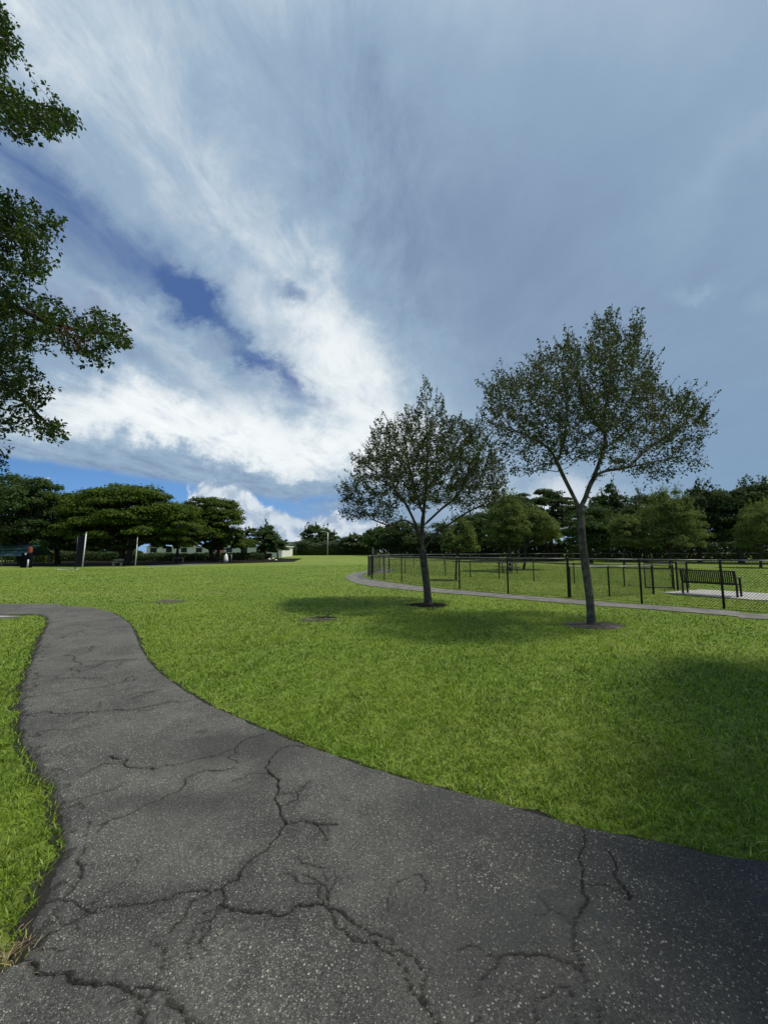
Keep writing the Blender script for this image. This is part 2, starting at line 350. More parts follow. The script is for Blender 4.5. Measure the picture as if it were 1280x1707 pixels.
# asphalt
def asphalt(name, near=True):
    m, t = mat(name); co = t.node('ShaderNodeTexCoord').outputs['Object']
    ck = t.node('ShaderNodeAttribute', attribute_name='crack').outputs['Fac']
    sn = t.node('ShaderNodeAttribute', attribute_name='stain').outputs['Fac']
    big = t.noise(co, 0.9, 5, 0.6); mid = t.noise(co, 4.0, 6, 0.65); fine = t.noise(co, 210, 5, 0.75); grit = t.noise(co, 70, 5, 0.75)
    wcol = t.mix(t.ramp(big, 0.36, 0.66), (0.058, 0.060, 0.058), (0.120, 0.120, 0.110))
    wcol = t.mix(t.ramp(mid, 0.42, 0.66, 0, 0.7), wcol, (0.122, 0.121, 0.106))
    damp = t.ramp(t.noise(t.node('ShaderNodeMapping', {'Vector': co, 'Location': (9, 4, 2)}).outputs[0], 1.6, 6, 0.7, 0.5), 0.46, 0.64)
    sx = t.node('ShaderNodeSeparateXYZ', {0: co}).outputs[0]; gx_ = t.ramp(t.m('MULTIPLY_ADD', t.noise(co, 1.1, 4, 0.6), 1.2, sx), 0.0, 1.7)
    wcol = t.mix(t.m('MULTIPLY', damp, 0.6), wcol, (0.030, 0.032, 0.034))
    wcol = t.mix(t.m('MULTIPLY', gx_, 0.52), wcol, (0.024, 0.025, 0.024))  # darker to the right: dark coating, plus some shade put into the colour
    def stones(scale, thr, soft_, keep, lo_c, hi_c, seedv):
        vc = t.node('ShaderNodeVectorMath', {0: co, 1: (seedv, seedv * .7, 0)}, operation='ADD').outputs[0]
        wn = t.node('ShaderNodeTexNoise', {'Scale': scale * 1.7, 'Detail': 2.0, 'Vector': vc}).outputs[1]
        vc = t.node('ShaderNodeVectorMath', {0: wn, 1: (0.9 / scale,) * 3, 2: vc}, operation='MULTIPLY_ADD').outputs[0]
        v_ = t.node('ShaderNodeTexVoronoi', {'Vector': vc, 'Scale': scale, 'Randomness': 1.0}, feature='F1')
        rc = t.node('ShaderNodeSeparateColor', {0: v_.outputs['Color']}).outputs
        msk = t.m('MULTIPLY', t.ramp(t.m('MULTIPLY_ADD', rc[2], 0.25, v_.outputs['Distance']), thr + soft_, thr), t.ramp(t.m('MULTIPLY_ADD', mid, 0.5, rc[0]), keep + .2, keep + .34))
        return msk, t.mix(t.ramp(rc[1], 0.1, 1.0), lo_c, hi_c), v_.outputs['Distance']
    s1, c1, d1 = stones(98.0, 0.33, 0.16, 0.55, (0.13, 0.125, 0.105), (0.46, 0.44, 0.37), 0.0)
    s2, c2, d2 = stones(135.0, 0.36, 0.18, 0.30, (0.08, 0.08, 0.072), (0.40, 0.38, 0.32), 3.3)
    s3, c3, d3 = stones(220.0, 0.40, 0.2, 0.12, (0.05, 0.05, 0.046), (0.26, 0.25, 0.215), 7.1)
    c = t.mix(1.0, wcol, t.mix(t.ramp(grit, 0.30, 0.72), (0.40, 0.40, 0.40), (1.15, 1.15, 1.15)), 'MULTIPLY')
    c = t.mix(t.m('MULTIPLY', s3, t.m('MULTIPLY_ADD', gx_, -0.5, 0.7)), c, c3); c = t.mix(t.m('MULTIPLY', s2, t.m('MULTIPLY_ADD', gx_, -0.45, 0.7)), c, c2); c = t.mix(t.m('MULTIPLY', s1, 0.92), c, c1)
    # worn sealant film where the stones are covered
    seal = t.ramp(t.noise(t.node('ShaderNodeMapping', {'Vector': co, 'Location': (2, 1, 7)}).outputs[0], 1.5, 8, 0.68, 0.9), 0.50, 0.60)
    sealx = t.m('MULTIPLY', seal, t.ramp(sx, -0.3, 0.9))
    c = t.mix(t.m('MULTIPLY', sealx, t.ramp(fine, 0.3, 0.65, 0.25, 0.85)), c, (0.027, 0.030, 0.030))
    c = t.mix(t.m('MULTIPLY', sn, t.ramp(grit, 0.3, 0.6, 0.85, 0.5)), c, (0.018, 0.018, 0.019))
    c = t.mix(t.m('MULTIPLY', ck, 0.92), c, (0.008, 0.0075, 0.007)); st, st2 = s1, s2
    p = t.node('ShaderNodeBsdfPrincipled', {'Base Color': c, 'Roughness': t.ramp(sealx, 0, 1, 0.86, 0.62), 'Specular IOR Level': 0.3})
    hh = t.m('ADD', t.m('MULTIPLY', st, 0.5), t.m('MULTIPLY_ADD', grit, 1.6, t.m('MULTIPLY', st2, 0.4)))
    b = t.node('ShaderNodeBump', {'Strength': 1.0, 'Distance': 0.0045, 'Height': hh}); t.l.new(b.outputs[0], p.inputs['Normal'])
    t.node('ShaderNodeOutputMaterial', {'Surface': p.outputs[0]}); return m
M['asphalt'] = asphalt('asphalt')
M['soil'] = simple('soil', (0.014, 0.012, 0.009), 0.95, var=0.5, scale=25, bump=0.02, bscale=45)
M['mulch'] = simple('mulch', (0.085, 0.070, 0.055), 0.95, var=0.6, scale=9, bump=0.03, bscale=30)
M['mulchshade'] = simple('mulch_and_shade', (0.015, 0.013, 0.010), 1.0, spec=0.05, var=0.5, scale=1, bump=0.03, bscale=6)  # mulch tone darkened to carry the shade under the left trees
M['concrete'] = simple('concrete', (0.36, 0.35, 0.33), 0.85, var=0.15, scale=3, bump=0.004, bscale=60)
M['court'] = simple('court_surface', (0.10, 0.15, 0.16), 0.8, var=0.15, scale=1)
M['bark'] = simple('bark', (0.085, 0.075, 0.063), 0.9, var=0.45, scale=9, bump=0.02, bscale=26, spec=0.2)
M['palebark'] = simple('pale_bark', (0.105, 0.096, 0.083), 0.9, var=0.5, scale=7, bump=0.02, bscale=26, spec=0.2)
M['darkbark'] = simple('dark_bark', (0.05, 0.042, 0.034), 0.9, var=0.35, scale=5, bump=0.02, bscale=12, spec=0.2)
M['black'] = simple('black_coated_steel', (0.012, 0.013, 0.014), 0.42, var=0.3, scale=12)
M['rail'] = simple('black_rail_highlight', (0.11, 0.115, 0.115), 0.38, var=0.4, scale=9, spec=0.6)  # black rail lightened: its bright highlights are put into the base colour
M['galv'] = simple('galvanised_steel', (0.34, 0.35, 0.36), 0.45, 0.6, var=0.2, scale=8)
M['white'] = simple('white_paint', (0.72, 0.71, 0.68), 0.6, var=0.12, scale=4)
M['whitewall'] = simple('white_wall', (0.70, 0.69, 0.66), 0.8, var=0.08, scale=0.6)
M['glass'] = simple('dark_window', (0.03, 0.035, 0.04), 0.15, var=0.2, spec=0.6)
M['roofgrey'] = simple('grey_roof', (0.38, 0.39, 0.39), 0.8, var=0.12, scale=0.4)
M['salmon'] = simple('salmon_paint', (0.62, 0.24, 0.19), 0.7, var=0.1)
M['red'] = simple('rust_red_paint', (0.33, 0.065, 0.03), 0.7, var=0.3)
M['teal'] = simple('teal_roof', (0.075, 0.15, 0.16), 0.6, var=0.12)
M['wood'] = simple('weathered_wood', (0.22, 0.20, 0.17), 0.8, var=0.3, scale=8)
M['net'] = simple('dark_screen', (0.008, 0.010, 0.016), 1.0, var=0.3, spec=0.0)
M['stone'] = simple('pale_stone', (0.50, 0.47, 0.43), 0.8, var=0.2, scale=4, bump=0.02, bscale=8)

# ------------------------------------------------------------------ the ground sheet
th = np.linspace(0, 2 * math.pi, 145)[:-1]; rr = np.concatenate([[0.5, 1, 2, 3, 4.5, 6, 8, 10, 13, 16, 20], np.linspace(25, 120, 30), [150, 200, 300, 500, 900, 1600]])
X = rr[:, None] * np.sin(th); Y = rr[:, None] * np.cos(th)
v = np.stack([X, Y, H(X, Y)], -1).reshape(-1, 3); k = len(th)
i0 = np.arange(len(rr) - 1)[:, None] * k; j = np.arange(k); j2 = (j + 1) % k
q = np.stack([i0 + j, i0 + k + j, i0 + k + j2, i0 + j2], -1).reshape(-1, 4)
v = np.vstack([v, [0, 0, 0]]); cap = np.array([(len(v) - 1, a, (a + 1) % k) for a in range(k)])
put_props(mesh('ground', v, [q, cap], M['ground'], smooth=True), kind='structure')

# ------------------------------------------------------------------ the near path
PZ = 0.03
pairs = [((-25, 9.0), (-25, 11.4)), ('p', (0, 1026), (0, 1008)), ('p', (66, 1026.5), (110, 1011.5)), ('p', (79, 1038), (172, 1018)), ('p', (68, 1065), (214, 1040)),
         ('p', (55, 1100), (235, 1083)), ('p', (38, 1150), (262, 1120)), ('p', (34, 1190), (330, 1168)), ('p', (36, 1225), (385, 1195)), ('p', (50, 1262), (440, 1220)),
         ('p', (75, 1300), (500, 1243)), ('p', (98, 1345), (560, 1266)), ('p', (108, 1400), (650, 1297)), ('p', (104, 1440), (740, 1320)), ('p', (85, 1490), (850, 1351)),
         ('p', (60, 1550), (970, 1385)), ('p', (50, 1595), (1120, 1416)), ('p', (0, 1628), (1280, 1446)), ((-1.75, 1.45), (3.2, 2.0)), ((-2.0, 0.6), (4.6, 1.75)), ((-1.5, -1.2), (8, 1.0)), ((2, -2.4), (9, -1.4))]
Lk, Rk = [], []
for p in pairs:
    if p[0] == 'p': Lk.append(at(*p[1])[:2]); Rk.append(at(*p[2])[:2])
    else: Lk.append(p[0]); Rk.append(p[1])
Lc = catmull(Lk, 24); Rc = catmull(Rk, 24)
sub_L, sub_R = [Lc[0]], [Rc[0]]
for i in range(len(Lc) - 1):
    d = max(np.linalg.norm(Lc[i + 1] - Lc[i]), np.linalg.norm(Rc[i + 1] - Rc[i]))
    dist = max(1.0, min(np.linalg.norm(Lc[i]), np.linalg.norm(Rc[i])))
    seg = i // 24
    stp = 0.009 * max(1.0, dist / 2.6) if 1 <= seg <= 18 else 0.12
    n = max(1, int(math.ceil(d / stp)))
    for t_ in np.arange(1, n + 1) / n:
        sub_L.append(Lc[i] * (1 - t_) + Lc[i + 1] * t_); sub_R.append(Rc[i] * (1 - t_) + Rc[i + 1] * t_)
SL = np.array(sub_L); SR = np.array(sub_R)
nL = 0.022 * lump(SL[:, 0] * 1.0, SL[:, 1], 0.10) + 0.012 * lump(SL[:, 0], SL[:, 1], 0.03)
nR = 0.016 * lump(SR[:, 0] + 9, SR[:, 1], 0.12) + 0.010 * lump(SR[:, 0] + 5, SR[:, 1], 0.03)
dirr = SR - SL; ln = np.linalg.norm(dirr, axis=1, keepdims=True); dirn = dirr / ln
SL = SL + dirn * nL[:, None]; SR = SR + dirn * nR[:, None]
Mc = 380; s = np.linspace(0, 1, Mc)
PX = SL[:, None, 0] * (1 - s) + SR[:, None, 0] * s; PY = SL[:, None, 1] * (1 - s) + SR[:, None, 1] * s
nr = len(SL)
fx, fy = PX.ravel(), PY.ravel()
cr = []
def crack(width, *pts): cr.append((width, np.array([at(*p)[:2] for p in pts])))
crack(.020, (-30, 1660), (22, 1617), (55, 1622), (78, 1640), (107, 1637), (127, 1657), (185, 1657), (215, 1672), (230, 1705), (240, 1740))
crack(.018, (215, 1667), (255, 1667), (280, 1690), (305, 1706), (330, 1740))
crack(.012, (75, 1510), (102, 1512), (135, 1525), (145, 1532), (200, 1524), (220, 1522), (265, 1515), (310, 1500), (367, 1495))
crack(.016, (367, 1495), (370, 1522)); crack(.022, (370, 1522), (385, 1531), (430, 1535), (465, 1542), (495, 1522), (545, 1527), (575, 1542))
crack(.014, (575, 1542), (600, 1560), (635, 1575), (690, 1610), (712, 1640))
crack(.014, (545, 1527), (565, 1565), (590, 1585), (615, 1585), (640, 1597), (662, 1620), (680, 1655), (720, 1705), (735, 1740))
crack(.020, (367, 1495), (395, 1480), (410, 1455), (440, 1432), (465, 1405), (477, 1385), (465, 1355), (460, 1335), (452, 1300), (447, 1275), (465, 1257), (490, 1250), (520, 1247))
crack(.018, (477, 1385), (505, 1380), (530, 1387), (560, 1385)); crack(.008, (530, 1390), (545, 1412))
crack(.008, (370, 1524), (350, 1550), (330, 1590)); crack(.007, (368, 1520), (335, 1538))
crack(.013, (142, 1425), (127, 1445), (132, 1470), (120, 1495), (102, 1511)); crack(.008, (105, 1450), (127, 1445)); crack(.007, (145, 1532), (110, 1555), (70, 1568)); crack(.007, (145, 1532), (155, 1515))
crack(.009, (560, 1475), (547, 1500), (543, 1525))
crack(.013, (110, 1345), (165, 1330), (205, 1315)); crack(.014, (165, 1385), (200, 1372), (255, 1345), (300, 1325), (307, 1307), (350, 1292), (390, 1287))
crack(.022, (182, 1267), (212, 1272), (220, 1287), (255, 1290), (295, 1282), (345, 1270), (390, 1255), (440, 1230))
crack(.020, (35, 1197), (100, 1195), (150, 1192), (215, 1189)); crack(.012, (215, 1189), (280, 1175), (330, 1171)); crack(.014, (45, 1230), (90, 1222))
crack(.014, (37, 1167), (100, 1160), (165, 1150)); crack(.020, (165, 1150), (200, 1142), (222, 1131)); crack(.012, (120, 1210), (143, 1197), (150, 1192))
crack(.024, (105, 1067), (132, 1056), (142, 1053)); crack(.014, (142, 1053), (163, 1050)); crack(.012, (80, 1070), (105, 1067))
crack(.016, (107, 1095), (125, 1100), (131, 1125)); crack(.014, (90, 1137), (125, 1134), (170, 1134)); crack(.013, (145, 1107), (185, 1106), (225, 1103)); crack(.012, (125, 1100), (150, 1090), (155, 1080)); crack(.012, (131, 1125), (160, 1115), (175, 1108))
crack(.013, (220, 1170), (224, 1168), (262, 1156)); crack(.010, (85, 1044), (130, 1040))
crack(.010, (970, 1382), (974, 1415), (970, 1475), (980, 1510), (960, 1550), (957, 1595), (972, 1630), (985, 1670), (1000, 1720))
crack(.012, (790, 1675), (810, 1640), (830, 1612), (865, 1602), (920, 1607), (940, 1615), (972, 1632)); crack(.011, (1012, 1427), (1027, 1455), (1025, 1475), (1047, 1500), (1050, 1512)); crack(.010, (950, 1660), (957, 1700), (955, 1740))
crack(.008, (700, 1470), (712, 1485), (708, 1500))
rj = np.random.default_rng(3)
for wd_, pl_ in list(cr):                       # short hairline side cracks
    for _ in range(max(1, len(pl_) // 4)):
        k_ = rj.integers(0, len(pl_)); p0 = pl_[k_]; a_ = rj.uniform(0, 6.28); L_ = rj.uniform(.08, .3) * max(1, np.linalg.norm(p0) / 4)
        cr.append((wd_ * .42, np.array([p0, p0 + L_ * .5 * np.array([math.cos(a_), math.sin(a_)]), p0 + L_ * np.array([math.cos(a_ + .5), math.sin(a_ + .5)])])))
def jag(p, lv=3, am=0.11):
    for _ in range(lv):
        out = [p[0]]
        for a, b in zip(p[:-1], p[1:]):
            d = b - a; mid = (a + b) / 2 + np.array([-d[1], d[0]]) * rj.normal(0, am); out += [mid, b]
        p = np.array(out); am *= 0.95
    return p
ckv = np.zeros(len(fx)); stn = np.zeros(len(fx)); dep = np.zeros(len(fx))
near_sel = np.where((fx > -9) & (fx < 6) & (fy > 0.5) & (fy < 11.5))[0]; nxs, nys = fx[near_sel], fy[near_sel]
for wd, pl in cr:
    wd = wd * (0.72 if np.linalg.norm(pl[0]) < 4 else 0.9)
    lv = 4 if len(pl) < 4 else 3
    pj = jag(pl, lv)
    bb = (nxs > pj[:, 0].min() - .25) & (nxs < pj[:, 0].max() + .25) & (nys > pj[:, 1].min() - .25) & (nys < pj[:, 1].max() + .25)
    ids = near_sel[bb]; x, y = fx[ids], fy[ids]; best = np.full(len(x), 9.0)
    for a, b in zip(pj[:-1], pj[1:]):
        d = b - a; L2 = max(d.dot(d), 1e-9); tt = np.clip(((x - a[0]) * d[0] + (y - a[1]) * d[1]) / L2, 0, 1)
        best = np.minimum(best, np.hypot(x - a[0] - tt * d[0], y - a[1] - tt * d[1]))
    we = wd * (0.55 + 0.45 * lump(x * 3, y * 3, 0.25)) * 0.62
    we = np.maximum(we, wd * 0.20) * (1 + 0.45 * lump(x * 5, y * 5, 0.09))
    best = best + 0.0035 * lump(x * 9, y * 9, 0.07)
    c_ = 1 - sstep(we * 0.4, we * 1.15 + 0.003, best)
    ckv[ids] = np.maximum(ckv[ids], c_); dep[ids] = np.maximum(dep[ids], c_ * min(0.020, wd * 1.3))
    stn[ids] = np.maximum(stn[ids], 0.7 * (1 - sstep(0, wd * 4.0 + .03, best)) * (0.6 + 0.4 * lump(x, y, 0.3)))
for (px, py, rx, ry, a) in ((400, 1248, .50, .20, 1.5), (350, 1262, .35, .12, 1.0), (300, 1345, .45, .12, 1.0), (250, 1365, .3, .10, .4), (335, 1226, .06, .04, 1.2), (450, 1290, .14, .28, .8), (60, 1215, .2, .25, .6), (470, 1385, .15, .12, .5), (850, 1390, .5, .15, .5),
                            (1180, 1440, .6, .18, .6), (1000, 1480, .22, .25, .5), (680, 1560, .16, .20, .6), (770, 1620, .22, .2, .5), (1250, 1600, .45, .35, .6), (900, 1620, .25, .2, .4), (980, 1700, .4, .12, .5), (690, 1370, .12, .25, .35)):
    c_ = at(px, py); d = ((fx - c_[0]) / rx) ** 2 + ((fy - c_[1]) / ry) ** 2
    stn = np.maximum(stn, np.minimum(.95, a * np.exp(-d * (0.8 + 0.5 * lump(fx, fy, 0.12)))))
# ragged broken border: darken and lower near the left and right edges
edL = (s[None, :] * ln).ravel(); edR = ((1 - s)[None, :] * ln).ravel()
el = 1 - sstep(0.0, 0.05 + 0.035 * lump(fx, fy, 0.15), edL); er = 1 - sstep(0.0, 0.025 + 0.012 * lump(fx, fy, 0.15), edR)
stn = np.maximum(stn, np.maximum(el, er) * 0.8); dep = dep + 0.016 * np.maximum(el, er)
crb = (lump(fx * 2.0, fy * 2.0, 0.08) > 0.25) & (edL < 0.11 + 0.05 * lump(fx, fy, 0.3)); ckv = np.maximum(ckv, crb * 0.55); dep = dep + crb * 0.008
z = PZ + H(fx, fy) + 0.006 * lump(fx, fy, 0.7) + 0.0016 * lump(fx, fy, 0.09) - dep
v = np.stack([fx, fy, z], 1)
i0 = np.arange(nr - 1)[:, None] * Mc; j = np.arange(Mc - 1)
q = np.stack([i0 + j, i0 + j + 1, i0 + Mc + j + 1, i0 + Mc + j], -1).reshape(-1, 4)
# skirts down into the soil on both sides
skL = np.stack([SL[:, 0] - dirn[:, 0] * .012, SL[:, 1] - dirn[:, 1] * .012, np.full(nr, -0.02)], 1); skR = np.stack([SR[:, 0] + dirn[:, 0] * .012, SR[:, 1] + dirn[:, 1] * .012, np.full(nr, -0.02)], 1)
b0 = len(v); v = np.vstack([v, skL, skR]); ii = np.arange(nr - 1)
q = np.vstack([q, np.stack([ii * Mc, (ii + 1) * Mc, b0 + ii + 1, b0 + ii], -1), np.stack([ii * Mc + Mc - 1, b0 + nr + ii, b0 + nr + ii + 1, (ii + 1) * Mc + Mc - 1], -1)])
q = q[:, ::-1]
ex = np.ones(2 * nr)
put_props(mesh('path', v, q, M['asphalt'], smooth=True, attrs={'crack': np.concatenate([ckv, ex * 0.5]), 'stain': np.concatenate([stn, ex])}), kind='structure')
path_poly = np.vstack([SL[::4], SR[::-4]])
offL = SL - dirn * (0.018 + 0.045 * lump(SL[:, 0] + 3, SL[:, 1], 0.10) + .02 * lump(SL[:, 0] + 1, SL[:, 1], 0.03))[:, None]; offR = SR + dirn * (0.020 + 0.050 * lump(SR[:, 0] + 3, SR[:, 1], 0.10) + .02 * lump(SR[:, 0] + 1, SR[:, 1], 0.03))[:, None]
path_off = np.vstack([offL[::4], offR[::-4]])
# bare soil beside the path
def ribbon(name, inner, outer, m_, z_, **kw):
    n = len(inner); v = np.vstack([np.c_[inner, H(inner[:, 0], inner[:, 1]) + z_], np.c_[outer, H(outer[:, 0], outer[:, 1]) + z_]]); i = np.arange(n - 1)
    f = np.stack([i, i + 1, n + i + 1, n + i], -1)
    nz = np.cross(v[f[:, 1]] - v[f[:, 0]], v[f[:, 3]] - v[f[:, 0]])[:, 2].mean()
    o = mesh(name, v, f if nz > 0 else f[:, ::-1], m_, **kw)
    return put_props(o, kind='structure')
ribbon('soil', SL[::5] + dirn[::5] * .03, offL[::5] - dirn[::5] * .05, M['soil'], 0.004)
ribbon('soil', SR[::5] - dirn[::5] * .03, offR[::5] + dirn[::5] * .04, M['soil'], 0.004)

# ------------------------------------------------------------------ the far path along the fence
lo = [(590, 955), (577, 962), (585, 969), (611, 976.5), (704, 986.5), (774, 992), (880, 1001), (986, 1010), (1072, 1015.8), (1220, 1028), (1280, 1033.5)]
up = [(617, 952), (607, 957), (607, 962), (627, 967.5), (707, 979), (774, 985), (880, 994.3), (986, 1002.6), (1072, 1008.6), (1220, 1019.5), (1280, 1025)]
lo = [tuple(at(*p)[:2]) for p in lo]; up = [tuple(at(*p)[:2]) for p in up]
lo = [(-0.6, 34), (-1.6, 28)] + lo + [(14.5, 7.6), (25, 3.5)]; up = [(1.0, 34.5), (-.05, 29)] + up + [(15.2, 8.7), (26, 4.8)]
lo = catmull(lo, 10); up = catmull(up, 10)
lo = lo + 0.03 * np.stack([lump(lo[:, 0], lo[:, 1], .4), lump(lo[:, 1], lo[:, 0], .4)], 1)
ns = 14; n = len(lo); S = np.linspace(0, 1, ns)
vx = lo[:, None, 0] * (1 - S) + up[:, None, 0] * S; vy = lo[:, None, 1] * (1 - S) + up[:, None, 1] * S
v = np.stack([vx, vy, H(vx, vy) + 0.02 + 0.004 * lump(vx, vy, .5)], -1).reshape(-1, 3)
i0 = np.arange(n - 1)[:, None] * ns; j = np.arange(ns - 1); q = np.stack([i0 + j, i0 + j + 1, i0 + ns + j + 1, i0 + ns + j], -1).reshape(-1, 4)
M['path2'] = simple('worn_path', (0.135, 0.130, 0.120), 0.9, var=0.3, scale=2.5, bump=0.006, bscale=40)
put_props(mesh('path', v, q[:, ::-1] if np.cross(v[q[0, 1]] - v[q[0, 0]], v[q[0, 3]] - v[q[0, 0]])[2] < 0 else q, M['path2'], smooth=True), kind='structure')
path2 = np.vstack([lo, up[::-1]])
dd = up - lo; dd /= np.linalg.norm(dd, axis=1, keepdims=True)
ribbon('soil', up - dd * .03, up + dd * (0.06 + 0.03 * lump(up[:, 0], up[:, 1], .3))[:, None], M['soil'], 0.012)

# ------------------------------------------------------------------ other ground patches
def patch(name, c, rx, ry, m_, z_, rag=0.15, rot=0, kind='structure', dome=0.0, **kw):
    a = np.linspace(0, 2 * math.pi, 73)[:-1]; rings = [0.0, .4, .75, 1.0]; vs = []
    for r_ in rings:
        e = r_ * (1 + (rag * lump(np.cos(a) * 3 + c[0], np.sin(a) * 3 + c[1], 1.0) if r_ > .9 else 0))
        x = e * rx * np.cos(a); y = e * ry * np.sin(a)
        X = c[0] + x * math.cos(rot) - y * math.sin(rot); Y = c[1] + x * math.sin(rot) + y * math.cos(rot)
        vs.append(np.stack([X, Y, H(X, Y) + z_ + dome * (1 - r_ ** 2)], 1))
    v = np.concatenate(vs); k = 72; j = np.arange(k); j2 = (j + 1) % k
    q = np.concatenate([np.stack([r_ * k + j, r_ * k + k + j, r_ * k + k + j2, r_ * k + j2], 1) for r_ in range(3)])
    return put_props(mesh(name, v, q, m_, smooth=True), kind=kind)
T1 = at(714, 1009); T2 = at(986, 1043)
patch('mulch', T1, .62, .50, M['mulchshade'], .012, dome=.02); patch('mulch', T2 + np.array([.05, 0, 0]), .62, .42, M['mulch'], .012, dome=.02)
dirt = at(530, 1033); patch('soil', dirt, .42, .30, M['mulch'], .010, .3)
dirt2 = at(283, 1003); patch('soil', dirt2, .45, .4, M['mulch'], .008, .5)
def slab(name, pts, m_, top, kind='structure', **kw):
    p = np.array(pts)[:, :2]; n = len(p); zb = H(p[:, 0], p[:, 1]) - .05; zt = H(p[:, 0], p[:, 1]) + top
    v = np.vstack([np.c_[p, zt], np.c_[p, zb]])
    area = np.sum(p[:, 0] * np.roll(p[:, 1], -1) - np.roll(p[:, 0], -1) * p[:, 1])
    if area < 0: v = np.vstack([v[:n][::-1], v[n:][::-1]])
    i = np.arange(n); q = np.stack([i, n + i, n + (i + 1) % n, (i + 1) % n], 1)
    o = mesh(name, v, [np.arange(n)[None, :], q], m_)
    return put_props(o, kind=kind)
pad = [at(1103, 989), at(1170, 984), at(1300, 992), at(1300, 1003), at(1255, 1001.5)]
slab('pavement', pad, M['concrete'], .035)
slab('pavement', [(-14, 9.12), (-11.5, 9.12), (-9.2, 9.2), (-8.6, 9.3), (-9.2, 9.42), (-14, 9.45)], M['concrete'], .045)
slab('court', [at(250, 944), at(380, 939.5), at(380, 937.5), at(235, 941)], M['court'], .02)
slab('soil', [(-75, 44), (-40, 44.5), (-26, 50), (-14, 60), (-16, 76), (-50, 80), (-90, 70)], M['mulchshade'], .01)  # mulch sheet under the left trees; shade on the grass painted in too
ylin = slab('pavement', [at(95, 949), at(131, 948.4), at(131, 949.6), at(95, 950.2)], M['concrete'], .015)

# ------------------------------------------------------------------ grass blades
def blades(xs, ys, h, wd, r_, lean=0.6):
    n = len(xs); a = r_.uniform(0, 2 * math.pi, n); la = r_.uniform(0, 2 * math.pi, n); L = r_.uniform(0.2, lean + .75, n) * h
    hz = h * r_.uniform(0.6, 1.0, n)
    wx_, wy_ = np.cos(a) * wd / 2, np.sin(a) * wd / 2; lx, ly = np.cos(la) * L, np.sin(la) * L; z0 = H(xs, ys)
    v = np.empty((n, 5, 3))
    v[:, 0] = np.stack([xs - wx_, ys - wy_, z0], 1); v[:, 1] = np.stack([xs + wx_, ys + wy_, z0], 1)
    mx, my = xs + lx * .35, ys + ly * .35
    v[:, 2] = np.stack([mx - wx_ * .85, my - wy_ * .85, z0 + hz * .62], 1); v[:, 3] = np.stack([mx + wx_ * .85, my + wy_ * .85, z0 + hz * .62], 1)
    v[:, 4] = np.stack([xs + lx, ys + ly, z0 + hz * .95], 1)
    f = np.array([[0, 1, 3], [0, 3, 2], [2, 3, 4]]); f = (np.arange(n)[:, None, None] * 5 + f).reshape(-1, 3)
    return v.reshape(-1, 3), f
def keep_lawn(x, y):
    k = ~inpoly(x, y, path_off) & ~inpoly(x, y, path2) & ~inpoly(x, y, np.array(pad)[:, :2])
    for c_, r_ in ((T1, .55), (T2, .55)): k &= np.hypot(x - c_[0], (y - c_[1]) * 1.25) > r_ * (1 + .25 * lump(x, y, .3))
    for c_, r_ in ((dirt, .33), (dirt2, .45)): k &= (np.hypot(x - c_[0], y - c_[1]) > r_ * (1 + .3 * lump(x, y, .3))) | (rng.random(len(x)) < .5)
    k &= ~((y > 9.1) & (y < 9.5) & (x < -8.7))
    return k
g = np.random.default_rng(21); D0 = 7000; r0 = 3.4; half = R(58)
n1 = int(D0 * half * r0 ** 2); ra = r0 * np.sqrt(g.random(n1)); aa = g.uniform(-half, half, n1)
n2_ = int(D0 * r0 ** 2 * 2 * half * math.log(48 / r0)); rb_ = r0 * np.exp(g.random(n2_) * math.log(48 / r0)); ab = g.uniform(-half, half, n2_)
rA = np.concatenate([ra, rb_]); aA = np.concatenate([aa, ab]); gx = rA * np.sin(aA); gy = rA * np.cos(aA)
kk = (gy > .6) & (lump(gx, gy, .07) + .8 * lump(gx, gy, .3) > g.uniform(-1.9, 0.55, len(gx)))
clump_ = lump(gx[kk], gy[kk], .055); gx, gy, rA = gx[kk], gy[kk], rA[kk]; kk = keep_lawn(gx, gy); gx, gy, rA = gx[kk], gy[kk], rA[kk]
hh = (0.041 + 0.022 * lump(gx, gy, .07) + .008 * lump(gx, gy, .6)) * g.uniform(.5, 1.35, len(gx))
tall = g.random(len(gx)) < .02; hh = np.where(tall, hh * 1.5, hh); hh = hh * np.where(rA > 12, 0.85, 1)
ww = 0.0058 * np.maximum(1, rA / 3.4) ** .85 * g.uniform(.6, 1.3, len(gx))
v, f = blades(gx, gy, hh, ww, g)
var = np.clip(g.beta(1.5, 1.8, len(gx)) * 1.05 - .05 + .22 * lump(gx, gy, .16) + .14 * lump(gx, gy, 1.3), 0, .86); var = np.where(g.random(len(gx)) < .045, g.uniform(.9, 1, len(gx)), var)
put_props(mesh('grass', v, f, M['grass'], attrs={'var': np.repeat(var, 5)}), 'bright green mown lawn either side of the cracked asphalt path', 'grass', kind='stuff')
# straw tuft at the broken corner of the path
cx, cy = at(28, 1608)[:2]
dxs = cx - .12 + g.normal(0, .075, 500); dys = cy + g.normal(0, .045, 500)
kk = g.random(500) < .5; v, f = blades(dxs[kk], dys[kk], np.full(kk.sum(), .028) * g.uniform(.5, 1.4, kk.sum()), np.full(kk.sum(), .004), g, 2.2)
v[:, 2] += PZ * .6
put_props(mesh('dry_grass', v, f, M['drygrass'], attrs={'var': np.repeat(g.random(kk.sum()), 5)}), 'straw coloured dead grass at the broken left edge of the near path', 'grass', kind='stuff')

